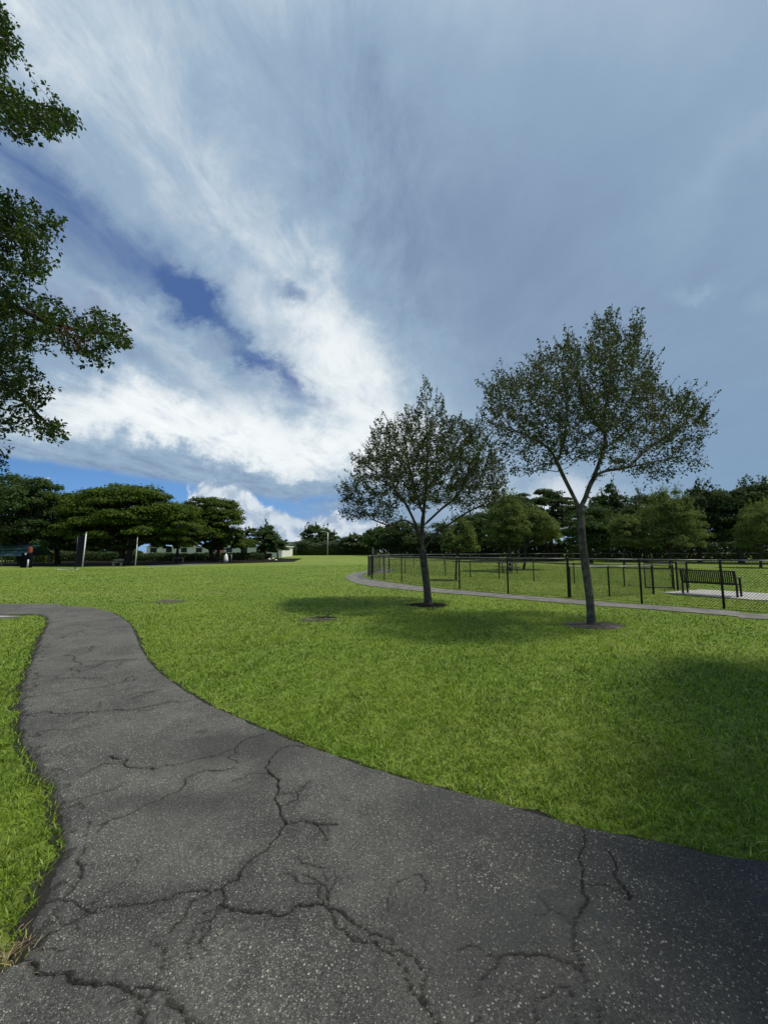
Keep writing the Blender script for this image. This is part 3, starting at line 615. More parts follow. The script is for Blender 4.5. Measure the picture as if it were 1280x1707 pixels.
# ------------------------------------------------------------------ leaves and branching
def leaves(pos, nrm, size, r_, asp=0.5, jit=0.6):
    """pointed four-corner leaves folded along the rib"""
    n = len(pos); nn = nrm + r_.normal(0, jit, (n, 3)); nn /= np.linalg.norm(nn, axis=1, keepdims=True)
    a = r_.normal(0, 1, (n, 3)); a -= nn * np.sum(a * nn, 1, keepdims=True); a /= np.linalg.norm(a, axis=1, keepdims=True); b = np.cross(nn, a)
    sz = (size * r_.uniform(.6, 1.25, n))[:, None]
    v = np.stack([pos - a * sz * .5, pos + b * sz * asp * .5 + nn * sz * .10 - a * sz * .05, pos + a * sz * .5, pos - b * sz * asp * .5 + nn * sz * .10 - a * sz * .05], 1)
    return v.reshape(-1, 3), (np.arange(n)[:, None] * 4 + np.arange(4))
def leaf_obj(name, pos, nrm, size, m_, parent, r_, asp=.5, jit=.6, label=None, dark=None):
    v, f = leaves(pos, nrm, size, r_, asp, jit); var = r_.random(len(pos)) * .75 + .12 * r_.normal(size=len(pos)) + .1
    var = np.clip(var, 0, 1)
    o = mesh(name, v, f, m_, parent, attrs={'var': np.repeat(var, 4)})
    if label: o['label'] = label
    return o
def grow(seed_pts, seed_par, att, step, infl, kill, iters, up=0.1, r_=None):
    P = [np.array(p) for p in seed_pts]; par = list(seed_par); att = np.array(att); arr = np.array(P)
    near = np.zeros(len(att), int); dist = np.full(len(att), 1e9)
    def upd(idx):
        nonlocal near, dist
        pts = np.array([P[i] for i in idx])
        for c0 in range(0, len(pts), 200):
            sub = pts[c0:c0 + 200]; d = np.linalg.norm(att[:, None] - sub[None], axis=2); mi = d.argmin(1); md = d[np.arange(len(att)), mi]
            b = md < dist; near[b] = np.array(idx)[c0 + mi[b]]; dist[b] = md[b]
    upd(list(range(len(P))))
    for it in range(iters):
        act = (dist < infl)
        if not act.any(): break
        ids = near[act]; pa = np.array(P); d = att[act] - pa[ids]; d /= np.linalg.norm(d, axis=1, keepdims=True)
        acc = np.zeros((len(P), 3)); np.add.at(acc, ids, d); u = np.unique(ids); dv = acc[u]; dv /= np.linalg.norm(dv, axis=1, keepdims=True) + 1e-9
        dv[:, 2] += up; dv += r_.normal(0, .12, dv.shape); dv /= np.linalg.norm(dv, axis=1, keepdims=True)
        new = []
        for i, d_ in zip(u, dv): P.append(P[i] + d_ * step); par.append(int(i)); new.append(len(P) - 1)
        upd(new); k = dist > kill; att = att[k]; near = near[k]; dist = dist[k]
        if len(att) == 0: break
    return np.array(P), np.array(par)
def branch_mesh(P, par, tip, expo, trunk_r, name, m_, root, extra=None, flare=0.0, build=True, trunk_n=0, limb_f=1.0):
    n = len(P); acc = np.zeros(n); nch = np.zeros(n, int); kids = [[] for _ in range(n)]
    for i in range(1, n): kids[par[i]].append(i); nch[par[i]] += 1
    for i in range(n - 1, -1, -1):
        if nch[i] == 0: acc[i] = tip ** expo
        if i: acc[par[i]] += acc[i]
    rad = acc ** (1 / expo); rad = tip * (rad / tip) ** (math.log(trunk_r / tip) / math.log(rad[0] / tip)); nt_ = trunk_n; rad[nt_:] = np.where(rad[nt_:] > .012, .012 + (rad[nt_:] - .012) * limb_f, rad[nt_:])
    mb = extra or MB(); stack = [(0, None)]
    while stack:
        st_, frm = stack.pop(); ch = [] if frm is None else [frm]; i = st_
        while True:
            ch.append(i)
            if not kids[i]: break
            ks = sorted(kids[i], key=lambda a: -acc[a])
            for o in ks[1:]: stack.append((o, i))
            i = ks[0]
        pts = P[ch]; rr_ = rad[ch].copy()
        if frm is not None: rr_[0] = min(rr_[0], rr_[1] * 1.15)
        else:
            pts = pts.copy(); hgt = pts[:, 2] - pts[0, 2]; rr_ = rr_ * (1 + flare * np.exp(-hgt / .12))
        if len(pts) > 1: mb.tube(pts, rr_, 10 if rr_[0] > .05 else (6 if rr_[0] > .015 else 3), caps=rr_[0] > .02)
    o = mb.obj(name, m_, root, smooth=True) if build else mb
    return rad, kids, o
def dens(poly, n):
    """evenly spread points along polyline"""
    p = np.array(poly, float); d = np.r_[0, np.cumsum(np.linalg.norm(np.diff(p, axis=0), axis=1))]; t = np.linspace(0, d[-1], n)
    return np.stack([np.interp(t, d, p[:, k]) for k in range(3)], 1)
def seed_skeleton(limbs, step):
    """limbs: list of (parent index or None, start fraction, 3-D polyline); returns nodes"""
    P, par, ends = [], [], []
    for pi, fr, pl in limbs:
        pl = catmull(pl, 6); L = np.sum(np.linalg.norm(np.diff(pl, axis=0), axis=1)); pts = dens(pl, max(3, int(L / step) + 1))
        if pi is None:
            for k, p in enumerate(pts): P.append(p); par.append(max(0, len(P) - 2))
            ends.append((0, len(P)))
        else:
            a, b = ends[pi]; at_ = a + int((b - 1 - a) * fr); s0 = len(P)
            for k, p in enumerate(pts[1:]): P.append(p); par.append(at_ if k == 0 else len(P) - 2)
            ends.append((s0, len(P)))
    return P, par
def env_points(poly_px, Y0, n, r_, thick, ymid, xmid, bulge=1.0, dens_fn=None):
    """points in a crown whose outline is given in photo pixels at distance Y0"""
    pl = np.array(poly_px, float); lo_, hi_ = pl.min(0), pl.max(0); out = []
    while len(out) < n:
        x = r_.uniform(lo_[0], hi_[0], 4000); y = r_.uniform(lo_[1], hi_[1], 4000); k = inpoly(x, y, pl); x, y = x[k], y[k]
        rr2 = ((x - xmid) / ((hi_[0] - lo_[0]) / 2)) ** 2 + ((y - ymid) / ((hi_[1] - lo_[1]) / 2)) ** 2
        half_t = thick * np.sqrt(np.clip(1.08 - rr2, 0.03, 1)); dY = r_.uniform(-1, 1, len(x)) * half_t
        p3 = np.array([at3(a, b, Y0 + c) for a, b, c in zip(x, y, dY)])
        dn = lump(p3[:, 0] + p3[:, 1] * .8, p3[:, 2] - p3[:, 1] * .6, .26) + .5 * lump(p3[:, 0] * 1.3 - p3[:, 2] * .4, p3[:, 1] + 4, .2)
        out += list(p3[dn > r_.uniform(-.75, .35, len(p3))])
    return np.array(out[:n])
def leafy(P, par, rad, kids, thr, per, spread, r_, shoots=0, shoot_len=.4, shoot_n=8, zmin=0, sizes=None):
    idx = np.where(rad < thr)[0]; pos, nr_ = [], []
    q_ = P[idx]; dn_ = lump(q_[:, 0] + q_[:, 1] * .8, q_[:, 2] - q_[:, 1] * .6, .17) + .5 * lump(q_[:, 0] * .9 + 7, q_[:, 2] + q_[:, 1] * .5, .4)
    cm_ = P.mean(0); rd_ = np.linalg.norm((q_ - cm_) / (P.std(0) * 2), axis=1); full = idx; wt_ = np.clip(.60 + 1.25 * dn_ + .5 * (1 - rd_), .04, 2.2)
    for _ in range(per * 2):
        idx = full[r_.random(len(full)) < wt_ * .55]
        t_ = r_.random(len(idx))[:, None]; base = P[idx] * t_ + P[par[idx]] * (1 - t_); off = r_.normal(0, spread, (len(idx), 3)); pos.append(base + off); nr_.append(off / spread * .3 + np.array([0, 0, .7]))
    pos = np.concatenate(pos); nr_ = np.concatenate(nr_); idx = full
    tp = np.array([i for i in idx if not kids[i]]); cc = np.repeat(P[tp], 9, 0); pos = np.vstack([pos, cc + r_.normal(0, .055, cc.shape)]); nr_ = np.vstack([nr_, r_.normal(0, .5, cc.shape) + np.array([0, 0, .5])])
    sh = []
    tips = np.array([i for i in idx if not kids[i]]); r_.shuffle(tips)
    sel = [i for i in tips if P[i][2] > zmin][:shoots]; mbs = MB()
    for i in sel:
        d = P[i] - P[par[i]]; d /= np.linalg.norm(d) + 1e-9; od = P[i] - P.mean(0); od /= np.linalg.norm(od) + 1e-9; d = d * .4 + np.array([0, 0, .75]) + od * .45 + r_.normal(0, .15, 3); d /= np.linalg.norm(d); L = shoot_len * r_.uniform(.5, 1.2)
        ts = r_.random(shoot_n) * L; sh.append(P[i] + d * ts[:, None] + r_.normal(0, .022, (shoot_n, 3))); mbs.tube([P[i], P[i] + d * L * .5, P[i] + d * L * 1.02], [.005, .004, .002], 3, False)
    if sh:
        s_ = np.concatenate(sh); pos = np.vstack([pos, s_]); nr_ = np.vstack([nr_, r_.normal(0, .6, s_.shape)])
    return pos, nr_, mbs

# ------------------------------------------------------------------ the two oaks on the lawn
def z3(p): return (560 + p[0] / 3.878, 600 + p[1] / 3.878)
def z4(p): return (780 + p[0] / 2.909, 500 + p[1] / 2.909)
out1 = [z3(p) for p in [(20, 1010), (30, 850), (100, 790), (150, 640), (200, 600), (240, 470), (310, 410), (400, 430), (450, 330), (530, 320), (555, 150), (620, 150), (650, 270), (700, 270), (710, 400), (790, 380), (850, 430), (900, 410), (960, 480), (1050, 600), (1110, 760), (1080, 880), (1000, 970), (880, 1000), (760, 950), (700, 930), (600, 960), (500, 930), (400, 950), (340, 1040), (200, 1020), (100, 1050)]]
out2 = [z4(p) for p in [(60, 610), (85, 430), (170, 370), (240, 390), (300, 310), (350, 280), (420, 250), (480, 190), (540, 240), (590, 240), (605, 120), (660, 80), (710, 70), (750, 170), (800, 100), (850, 150), (850, 290), (890, 310), (930, 400), (980, 480), (1060, 440), (1110, 490), (1160, 520), (1160, 630), (1130, 720), (1180, 800), (1140, 840), (1050, 840), (980, 890), (870, 890), (760, 840), (660, 770), (560, 770), (430, 810), (330, 850), (230, 870), (180, 790), (100, 700)]]
def lim(conv, Y, pts, dY=0.0):
    n = len(pts); return [at3(*conv(p), Y + dY * k / max(1, n - 1)) for k, p in enumerate(pts)]
def hero(name, label, base, conv, limbs, outline, Y, seed, natt, trunk_r, nshoot, thick, xm, ym, group, per=4, size=.068, bk='bark'):
    r_ = np.random.default_rng(seed); root = thing(name, tuple(base), label, 'tree', group)
    b = np.array(base) + np.array([0, 0, -.05])
    L0 = [(None, 0, [b] + limbs[0])] + limbs[1:]
    P, par = seed_skeleton(L0, .10); tn_ = len(seed_skeleton(L0[:1], .10)[0])
    att = env_points(outline, Y, natt, r_, thick, ym, xm)
    P, par = grow(P, par, att, .10, 1.1, .17, 90, .12, r_)
    rad, kids, tm = branch_mesh(P, par, .0033, 2.35, trunk_r, 'trunk', M['bark'], root, flare=.55, build=False, trunk_n=tn_, limb_f=.72)
    pos, nr_, mbs = leafy(P, par, rad, kids, .012, per, .065, r_, nshoot, .40, 15, zmin=np.percentile(P[:, 2], 22))
    leaf_obj('crown', pos, nr_, size, M['oak'], root, r_, .48, .7)
    for a_ in mbs.v: pass
    for k_, v_ in enumerate(mbs.v): tm.add(v_, mbs.q[k_] - mbs.q[k_].min())
    tm.obj('trunk', M[bk], root, True)
    return root
Y1, Y2 = T1[1], T2[1]
hero('oak_tree', 'smaller dark round crowned oak, left of the two on the lawn by the fence', T1, z3,
     [lim(z3, Y1, [(585, 1450), (570, 1330), (560, 1235)]),
      (0, 1, lim(z3, Y1, [(560, 1235), (555, 1100), (575, 900), (590, 650), (585, 420)], .3)), (0, .97, lim(z3, Y1, [(560, 1240), (520, 1080), (450, 930), (390, 850), (330, 720)], -.6)),
      (0, .93, lim(z3, Y1, [(558, 1210), (500, 1075), (430, 1035), (350, 1070), (230, 1030)], .9)), (0, .95, lim(z3, Y1, [(565, 1230), (650, 1120), (750, 1050), (840, 990), (960, 930)], -.4)),
      (1, .25, lim(z3, Y1, [(557, 1080), (680, 965), (770, 890), (870, 740)], .9)), (1, .35, lim(z3, Y1, [(560, 1000), (500, 800), (450, 600)], .9))],
     out1, Y1, 3, 5200, .110, 1300, 2.1, 707, 810, 'oaks on the lawn in front of the fence', per=6, size=.080)
hero('oak_tree', 'taller wide crowned oak with pale leaning forked trunk, right of the two on the lawn', T2, z4,
     [lim(z4, Y2, [(590, 1450), (570, 1300), (555, 1180), (545, 1060), (540, 1010)]),
      (0, 1, lim(z4, Y2, [(540, 1010), (500, 930), (460, 850), (410, 745), (350, 690), (240, 640)], -.3)), (0, 1, lim(z4, Y2, [(540, 1010), (565, 970), (600, 880), (650, 835), (760, 815), (900, 785), (1020, 760)], .3)),
      (2, .30, lim(z4, Y2, [(600, 880), (640, 780), (665, 680), (660, 560), (690, 400), (690, 250)], .4)), (1, .45, lim(z4, Y2, [(455, 840), (420, 830), (330, 825), (250, 860)], .4)),
      (1, .55, lim(z4, Y2, [(435, 790), (470, 650), (480, 500), (460, 370)], .9)), (3, .3, lim(z4, Y2, [(655, 730), (760, 640), (850, 560), (960, 560)], -.9)), (3, .4, lim(z4, Y2, [(660, 650), (570, 520), (540, 400)], -.9)), (2, .6, lim(z4, Y2, [(770, 815), (900, 700), (1050, 600)], .9))],
     out2, Y2, 8, 5600, 0.080, 1500, 1.9, 995, 670, 'oaks on the lawn in front of the fence', per=5, size=.070, bk='palebark')

# ------------------------------------------------------------------ the big tree leaning in from the left
def z7(p): return (p[0] / 4.27, p[1] / 4.27)
def z8(p): return (p[0] / 3.415, 300 + p[1] / 3.415)
YL = 7.0
clus = [[z7(p) for p in [(-500, -100), (10, 0), (85, 120), (90, 250), (185, 330), (150, 420), (100, 380), (30, 420), (-30, 400), (-500, 300)]],
        [z7(p) for p in [(-500, 350), (0, 430), (60, 480), (90, 570), (200, 690), (350, 740), (420, 720), (520, 790), (600, 950), (560, 960), (480, 920), (410, 1030), (330, 1020), (250, 960), (190, 1010), (80, 940), (50, 1010), (0, 950), (-500, 900)]],
        [z8(p) for p in [(-450, 0), (0, 20), (60, 110), (110, 70), (200, 110), (240, 180), (380, 240), (340, 310), (270, 350), (280, 430), (360, 500), (240, 530), (270, 600), (180, 560), (60, 540), (-450, 400)]],
        [z8(p) for p in [(-450, 380), (0, 500), (130, 590), (210, 690), (300, 720), (400, 770), (520, 770), (580, 710), (650, 800), (790, 830), (700, 880), (780, 1000), (660, 950), (610, 1080), (540, 1040), (440, 1040), (390, 960), (320, 920), (280, 980), (240, 900), (140, 950), (60, 960), (-450, 900)]],
        [z8(p) for p in [(-450, 850), (0, 850), (130, 960), (210, 1050), (230, 1130), (350, 1220), (300, 1270), (200, 1240), (230, 1290), (330, 1350), (380, 1460), (320, 1510), (200, 1460), (100, 1460), (40, 1400), (0, 1480), (60, 1580), (20, 1640), (-30, 1640), (-450, 1500)]]]
r_ = np.random.default_rng(31)
tb = np.array([-9.9, 6.6, 0.0])
root = thing('shade_tree', tuple(tb), 'large broadleaf tree reaching its leafy boughs in from the left edge above the path', 'tree')
trunk = [tb + np.array([0, 0, -.1]), tb + np.array([.1, 0, 2]), tb + np.array([.0, .1, 4]), tb + np.array([.2, 0, 7]), tb + np.array([.3, 0, 10.5])]
def pl(conv, pts, dY=0): return [at3(*conv(p), YL + dY) for p in pts]
limbs = [(None, 0, trunk), (0, .95, [trunk[4]] + pl(z7, [(-250, 100), (60, 280)])), (0, .75, [trunk[3] + np.array([0, 0, 1])] + pl(z7, [(-400, 650), (100, 780), (330, 850), (520, 880)])),
         (0, .55, [trunk[3]] + pl(z8, [(-400, 300), (0, 280), (180, 330)])), (0, .40, [trunk[2]] + pl(z8, [(-450, 750), (0, 700), (250, 800), (480, 860), (680, 880)])),
         (0, .33, [trunk[2] - np.array([0, 0, .7])] + pl(z8, [(-450, 1200), (0, 1150), (130, 1250), (280, 1400)])), (0, .28, [trunk[2] - np.array([0, 0, 1])] + pl(z8, [(-400, 1450), (-60, 1500), (20, 1560)]))]
P, par = seed_skeleton(limbs, .13)
att = []
for cl, n in zip(clus, (420, 900, 950, 1300, 1100)):
    pl_ = np.array(cl); lo_, hi_ = pl_.min(0), pl_.max(0); got = 0
    while got < n:
        x = r_.uniform(lo_[0], hi_[0], 500); y = r_.uniform(lo_[1], hi_[1], 500); kq = inpoly(x, y, pl_)
        for a, b in zip(x[kq], y[kq]): att.append(at3(a, b, YL + r_.normal(0, .38))); got += 1
# the rest of the crown, to the left and above
q_ = r_.normal(0, 1, (2600, 3)); q_ /= np.linalg.norm(q_, axis=1, keepdims=True); q_ *= (r_.random(2600) ** .4)[:, None]
cr_ = tb + np.array([-.6, -.2, 7.3]) + q_ * np.array([2.6, 4.2, 4.6]); att = np.vstack([np.array(att), cr_])
P, par = grow(P, par, att, .13, 1.5, .20, 80, .02, r_)
rad, kids, o = branch_mesh(P, par, .004, 2.35, .30, 'trunk', M['darkbark'], root, flare=.4)
# leaf rosettes: several leaves radiating from each twig point
idx = np.where((rad < .016))[0]
cen = np.repeat(P[idx], 2, 0) + r_.normal(0, .075, (len(idx) * 2, 3)); k6 = 8
cen = cen[lump(cen[:, 0] * 1.1 + cen[:, 1] * .7, cen[:, 2] - cen[:, 1] * .5, .15) + .4 * lump(cen[:, 0], cen[:, 2], .5) > r_.uniform(-.9, .1, len(cen))]
cp = np.repeat(cen, k6, 0); aim = r_.normal(0, 1, cp.shape); aim[:, 2] -= .25; aim /= np.linalg.norm(aim, axis=1, keepdims=True)
pos = cp + aim * .055
def leaves_dir(pos, dr, size, r_, asp):
    n = len(pos); nn = r_.normal(0, .5, (n, 3)) + np.array([0, 0, 1]); nn -= dr * np.sum(nn * dr, 1, keepdims=True); nn /= np.linalg.norm(nn, axis=1, keepdims=True); b = np.cross(nn, dr)
    sz = (size * r_.uniform(.65, 1.2, n))[:, None]
    v = np.stack([pos - dr * sz * .5, pos + b * sz * asp * .5 + nn * sz * .08 + dr * sz * .12, pos + dr * sz * .5, pos - b * sz * asp * .5 + nn * sz * .08 + dr * sz * .12], 1)
    return v.reshape(-1, 3), (np.arange(n)[:, None] * 4 + np.arange(4))
v, f = leaves_dir(pos, aim, .088, r_, .50); vv = np.clip(np.repeat(r_.random(len(cen)) * .6, k6) + r_.random(len(pos)) * .35, 0, 1)
mesh('crown', v, f, M['maple'], root, attrs={'var': np.repeat(vv, 4)})
c0 = at3(*z8((430, 910)), YL - .25); pd = c0 + r_.normal(0, 1, (170, 3)) * np.array([.16, .15, .12]); ad = r_.normal(0, 1, pd.shape); ad[:, 2] -= .5; ad /= np.linalg.norm(ad, axis=1, keepdims=True)
v, f = leaves_dir(pd, ad, .085, r_, .5); o = mesh('dead_leaves', v, f, M['dry'], root, attrs={'var': np.repeat(r_.random(170), 4)}); o['label'] = 'brown withered leaf bunch on the middle bough'

# ------------------------------------------------------------------ trees farther off
def crown_clumps(lobes3, nclump, nleaf, r_, flat=.6, csize=.30, bottom=-.55):
    vol = np.array([l[1][0] * l[1][1] * l[1][2] for l in lobes3]) ** .67; vol /= vol.sum(); P_, N_, CC = [], [], []
    for (c, rd), w_ in zip(lobes3, vol):
        n = max(5, int(nclump * w_)); k = 0
        while k < n:
            d = r_.normal(0, 1, 3); d /= np.linalg.norm(d)
            if d[2] < bottom: continue
            rr_ = r_.uniform(.45, 1.0) ** .5; cc_ = c + d * rd * rr_ * (1 - csize * .55); R_ = (min(rd) * .6 + max(rd) * .4) * csize * r_.uniform(.6, 1.35) * (1.25 if rr_ < .8 else 1)
            CC.append(cc_); nl = int(nleaf * w_ / n * r_.uniform(.7, 1.3)); q = r_.normal(0, 1, (nl, 3)); q /= np.linalg.norm(q, axis=1, keepdims=True); q[:, 2] = np.where(q[:, 2] < -.3, -q[:, 2] * .6, q[:, 2])
            off = q * (r_.random(nl) ** .33)[:, None] * R_ * np.array([1.25, 1.25, flat]); P_.append(cc_ + off); N_.append(q + np.array([0, 0, .5])); k += 1
    return np.concatenate(P_), np.concatenate(N_), np.array(CC)
def far_tree(name, label, group, Y, trunk_px, lobes, m_, seed, nclump=60, nleaf=6000, lsize=.30, flat=.6, csize=.3, tr=.2, bark='darkbark', base_py=None, depth=1.0, bottom=-.55, wisp=0, multi=1, asp=.55):
    r_ = np.random.default_rng(seed); base = at(trunk_px, base_py) if base_py else atY(trunk_px, Y); Y = base[1]
    root = thing(name, tuple(base), label, 'tree', group); nleaf = int(nleaf * 2.3); nclump = int(nclump * 1.35)
    L3 = []
    for (px, py, rx, ry) in lobes:
        c = at3(px, py, Y); k = np.linalg.norm(c - np.array([0, 0, CAMZ])) / np.linalg.norm([(px - 640) / F, (853.5 - py) / F, 1]) / F
        c[1] += r_.uniform(-.3, .3) * rx * k; L3.append((c, np.array([rx * k * 1.10, rx * k * depth, ry * k * 1.12])))
    pos, nr_, CC = crown_clumps(L3, nclump, nleaf, r_, flat, csize, bottom)
    if wisp:
        tops = CC[r_.choice(len(CC), wisp, p=(lambda q: q / q.sum())(np.exp((CC[:, 2] - CC[:, 2].mean()) / (CC[:, 2].std() + .01))))]; ts = r_.random((wisp, 26)); dr = r_.normal(0, .4, (wisp, 3)) + np.array([0, 0, 1.2]); ext = max(l[1][2] for l in L3) * csize * 1.35
        q = (tops[:, None] + dr[:, None] * (ts * ext)[..., None] + r_.normal(0, .07, (wisp, 26, 3))).reshape(-1, 3); pos = np.vstack([pos, q]); nr_ = np.vstack([nr_, r_.normal(0, 1, q.shape)])
    pos[:, 2] = np.maximum(pos[:, 2], base[2] + .25)
    mb = MB(); top = min(c[2] - rd[2] * .45 for c, rd in L3); zs = base[2]
    for k in range(multi):
        bx = base + np.array([k * .5 * r_.uniform(.6, 1.2), r_.normal(0, .2), -.1]) if k else base + np.array([0, 0, -.1])
        cen = L3[k % len(L3)][0]; f_ = max(top, zs + 1.0)
        fork = np.array([bx[0] + (cen[0] - bx[0]) * .25, bx[1] + (cen[1] - bx[1]) * .25, f_])
        mb.tube(catmull([bx, bx * .6 + fork * .4 + np.array([r_.normal(0, .05), 0, 0]), fork], 5), np.linspace(tr * 1.25, tr * .75, 11), 8)
        tg = CC[r_.choice(len(CC), min(len(CC), 16 // multi + 4), replace=False)]
        for c in tg:
            md = fork * .5 + c * .5 + np.array([0, 0, -.10 * np.linalg.norm(c - fork)]) * r_.uniform(-.5, 1)
            mb.tube(catmull([fork + np.array([0, 0, -.1]), md, c], 4), np.linspace(tr * .42, tr * .08, 9), 5, False)
    mb.obj('trunk', M[bark], root, smooth=True)
    leaf_obj('crown', pos, nr_, lsize, M[m_], root, r_, asp, .55)
    return root
GL = 'dark shade trees along the left side of the field'; GR = 'trees beyond the fenced dog run'; GO = 'young oaks inside the dog run'
far_tree('shade_tree', 'dense dark green tree at the far left edge above the teal roof', GL, 46, 40, [(-20, 835, 70, 48), (45, 840, 60, 44), (20, 885, 60, 34), (85, 885, 40, 32), (60, 905, 50, 16)], 'green', 101, 90, 15000, .34, .7, .30, .35, multi=2)
far_tree('shade_tree', 'dark tree between the teal roofed shelter and the broad domed tree', GL, 50, 98, [(92, 868, 50, 44), (70, 900, 38, 24), (128, 895, 34, 30), (110, 850, 30, 30)], 'green', 102, 80, 11000, .34, .7, .30, .3)
far_tree('poinciana_tree', 'broad domed tree with flat feathery layers of foliage, widest on the left side', GL, 50, 205, [(215, 856, 92, 44), (180, 862, 56, 42), (240, 856, 60, 44), (165, 872, 52, 40), (262, 872, 62, 40), (215, 885, 90, 26), (300, 880, 36, 34), (165, 903, 40, 14), (225, 906, 40, 12), (285, 905, 42, 13), (140, 908, 22, 18), (255, 910, 28, 9), (190, 911, 26, 9)], 'fern', 103, 300, 40000, .34, .55, .27, .38, multi=3, bottom=-.7)
far_tree('poinciana_tree', 'tall dark layered tree at the right end of the left tree group', GL, 60, 352, [(352, 858, 44, 30), (328, 868, 34, 34), (378, 872, 27, 36), (345, 890, 46, 22), (388, 895, 17, 18), (340, 905, 42, 13), (385, 907, 26, 12), (310, 908, 22, 10), (355, 911, 20, 8)], 'fern', 104, 170, 20000, .38, .6, .28, .3, multi=3, bottom=-.7)
far_tree('shade_tree', 'short trees leaning out from under the domed tree, just right of its middle', GL, 56, 296, [(296, 898, 36, 16), (262, 900, 30, 14)], 'dark', 105, 50, 5000, .34, .5, .3, .2)
far_tree('shade_tree', 'small airy tree standing apart right of the left tree group', GL, 72, 437, [(440, 893, 20, 18), (450, 905, 14, 14), (418, 897, 10, 20), (430, 908, 20, 10), (445, 914, 16, 8)], 'green', 106, 60, 4200, .40, .7, .34, .2, wisp=10)
far_tree('shade_tree', 'low round bush like tree sloping down beside the small airy tree', GL, 78, 462, [(462, 912, 17, 12), (448, 915, 14, 10)], 'green', 107, 30, 2200, .42, .7, .34, .15)
far_tree('shade_tree', 'low leafy tree filling the gap between the left tree group and the small airy tree', GL, 68, 402, [(402, 908, 22, 14), (392, 900, 16, 12)], 'fern', 108, 30, 2600, .36, .6, .34, .15)
far_tree('shade_tree', 'round crowned tree rising behind the far hedge, beside the first street lamp', None, 125, 535, [(528, 897, 24, 19), (548, 903, 18, 16), (512, 895, 10, 13), (535, 910, 32, 12)], 'green', 109, 70, 5000, .75, .7, .34, .3, wisp=14)
# mass on the right
rt = [(600, 905, 30, 13, 112, 'hedge', 'low tree at the right end of the far hedge, left of the second street lamp'), (640, 898, 32, 20, 95, 'green', 'dark tree directly behind the second street lamp'),
      (668, 893, 36, 24, 84, 'dark', 'dark tree behind the left oak, first of the dense row past the second street lamp'), (722, 895, 46, 26, 78, 'dark', 'low dark tree right behind the trunk of the left oak'),
      (790, 888, 44, 34, 70, 'dark', 'dark tree behind the smallest young oak in the dog run'), ]
for i, (px, py, rx, ry, Y, mm, lb) in enumerate(rt):
    far_tree('shade_tree', lb, GR, Y, px, [(px, py, rx, ry), (px + rx * .4, py + ry * .35, rx * .8, ry * .7), (px - rx * .4, py + ry * .4, rx * .7, ry * .6)], mm, 200 + i, 70, 6500, .42 * Y / 75, .7, .32, .25, bottom=-.9, wisp=8)
far_tree('poinciana_tree', 'big flat topped dark tree with sky showing through its top, seen between the two oaks', GR, 62, 915, [(895, 838, 52, 22), (925, 850, 48, 26), (870, 858, 40, 30), (900, 880, 70, 30), (950, 868, 30, 24)], 'dark', 210, 150, 15000, .42, .42, .26, .3, multi=3)
far_tree('pine_tree', 'thin spire topped tree standing up behind the trunk of the right oak', GR, 66, 1012, [(1015, 835, 15, 26), (1000, 850, 18, 22), (1030, 850, 16, 24), (1010, 875, 34, 34)], 'green', 211, 90, 7000, .36, 1.1, .30, .22, wisp=40)
far_tree('shade_tree', 'grey green tree just behind the right oak trunk, left of its fork', GR, 50, 985, [(985, 880, 34, 38), (1005, 895, 30, 28), (968, 900, 26, 24)], 'green', 212, 80, 7000, .30, .8, .32, .22, wisp=12, bottom=-.9)
far_tree('shade_tree', 'dark tree filling the gap right of the right oak trunk, lower than its neighbours', GR, 58, 1075, [(1070, 858, 36, 32), (1090, 880, 50, 36), (1050, 880, 40, 34)], 'dark', 213, 90, 9000, .36, .8, .32, .25, wisp=20, bottom=-.9)
far_tree('shade_tree', 'dark leafy tree whose thin shoots stand against the sky, behind the widest young oak', GR, 56, 1165, [(1160, 845, 42, 26), (1185, 870, 46, 40), (1140, 870, 40, 36)], 'dark', 214, 90, 9500, .36, .8, .3, .25, wisp=40, bottom=-.9)
far_tree('shade_tree', 'tallest dark tree of the right hand row, top crowding the right edge', GR, 52, 1235, [(1225, 838, 42, 28), (1260, 838, 46, 30), (1235, 870, 60, 40), (1290, 860, 40, 44)], 'dark', 215, 120, 13000, .36, .8, .3, .28, wisp=50, bottom=-.9)
far_tree('shade_tree', 'dark tree cut by the right edge behind the rightmost young oak', GR, 50, 1330, [(1330, 850, 60, 48), (1310, 880, 50, 36)], 'dark', 216, 90, 9000, .36, .8, .3, .28, wisp=20, bottom=-.9)
far_tree('shade_tree', 'dark tree behind the two touching young oaks, under the big flat topped tree', GR, 57, 850, [(845, 870, 40, 36), (815, 885, 34, 32), (870, 890, 46, 30)], 'dark', 217, 90, 8000, .36, .8, .32, .25, wisp=10, bottom=-.9)
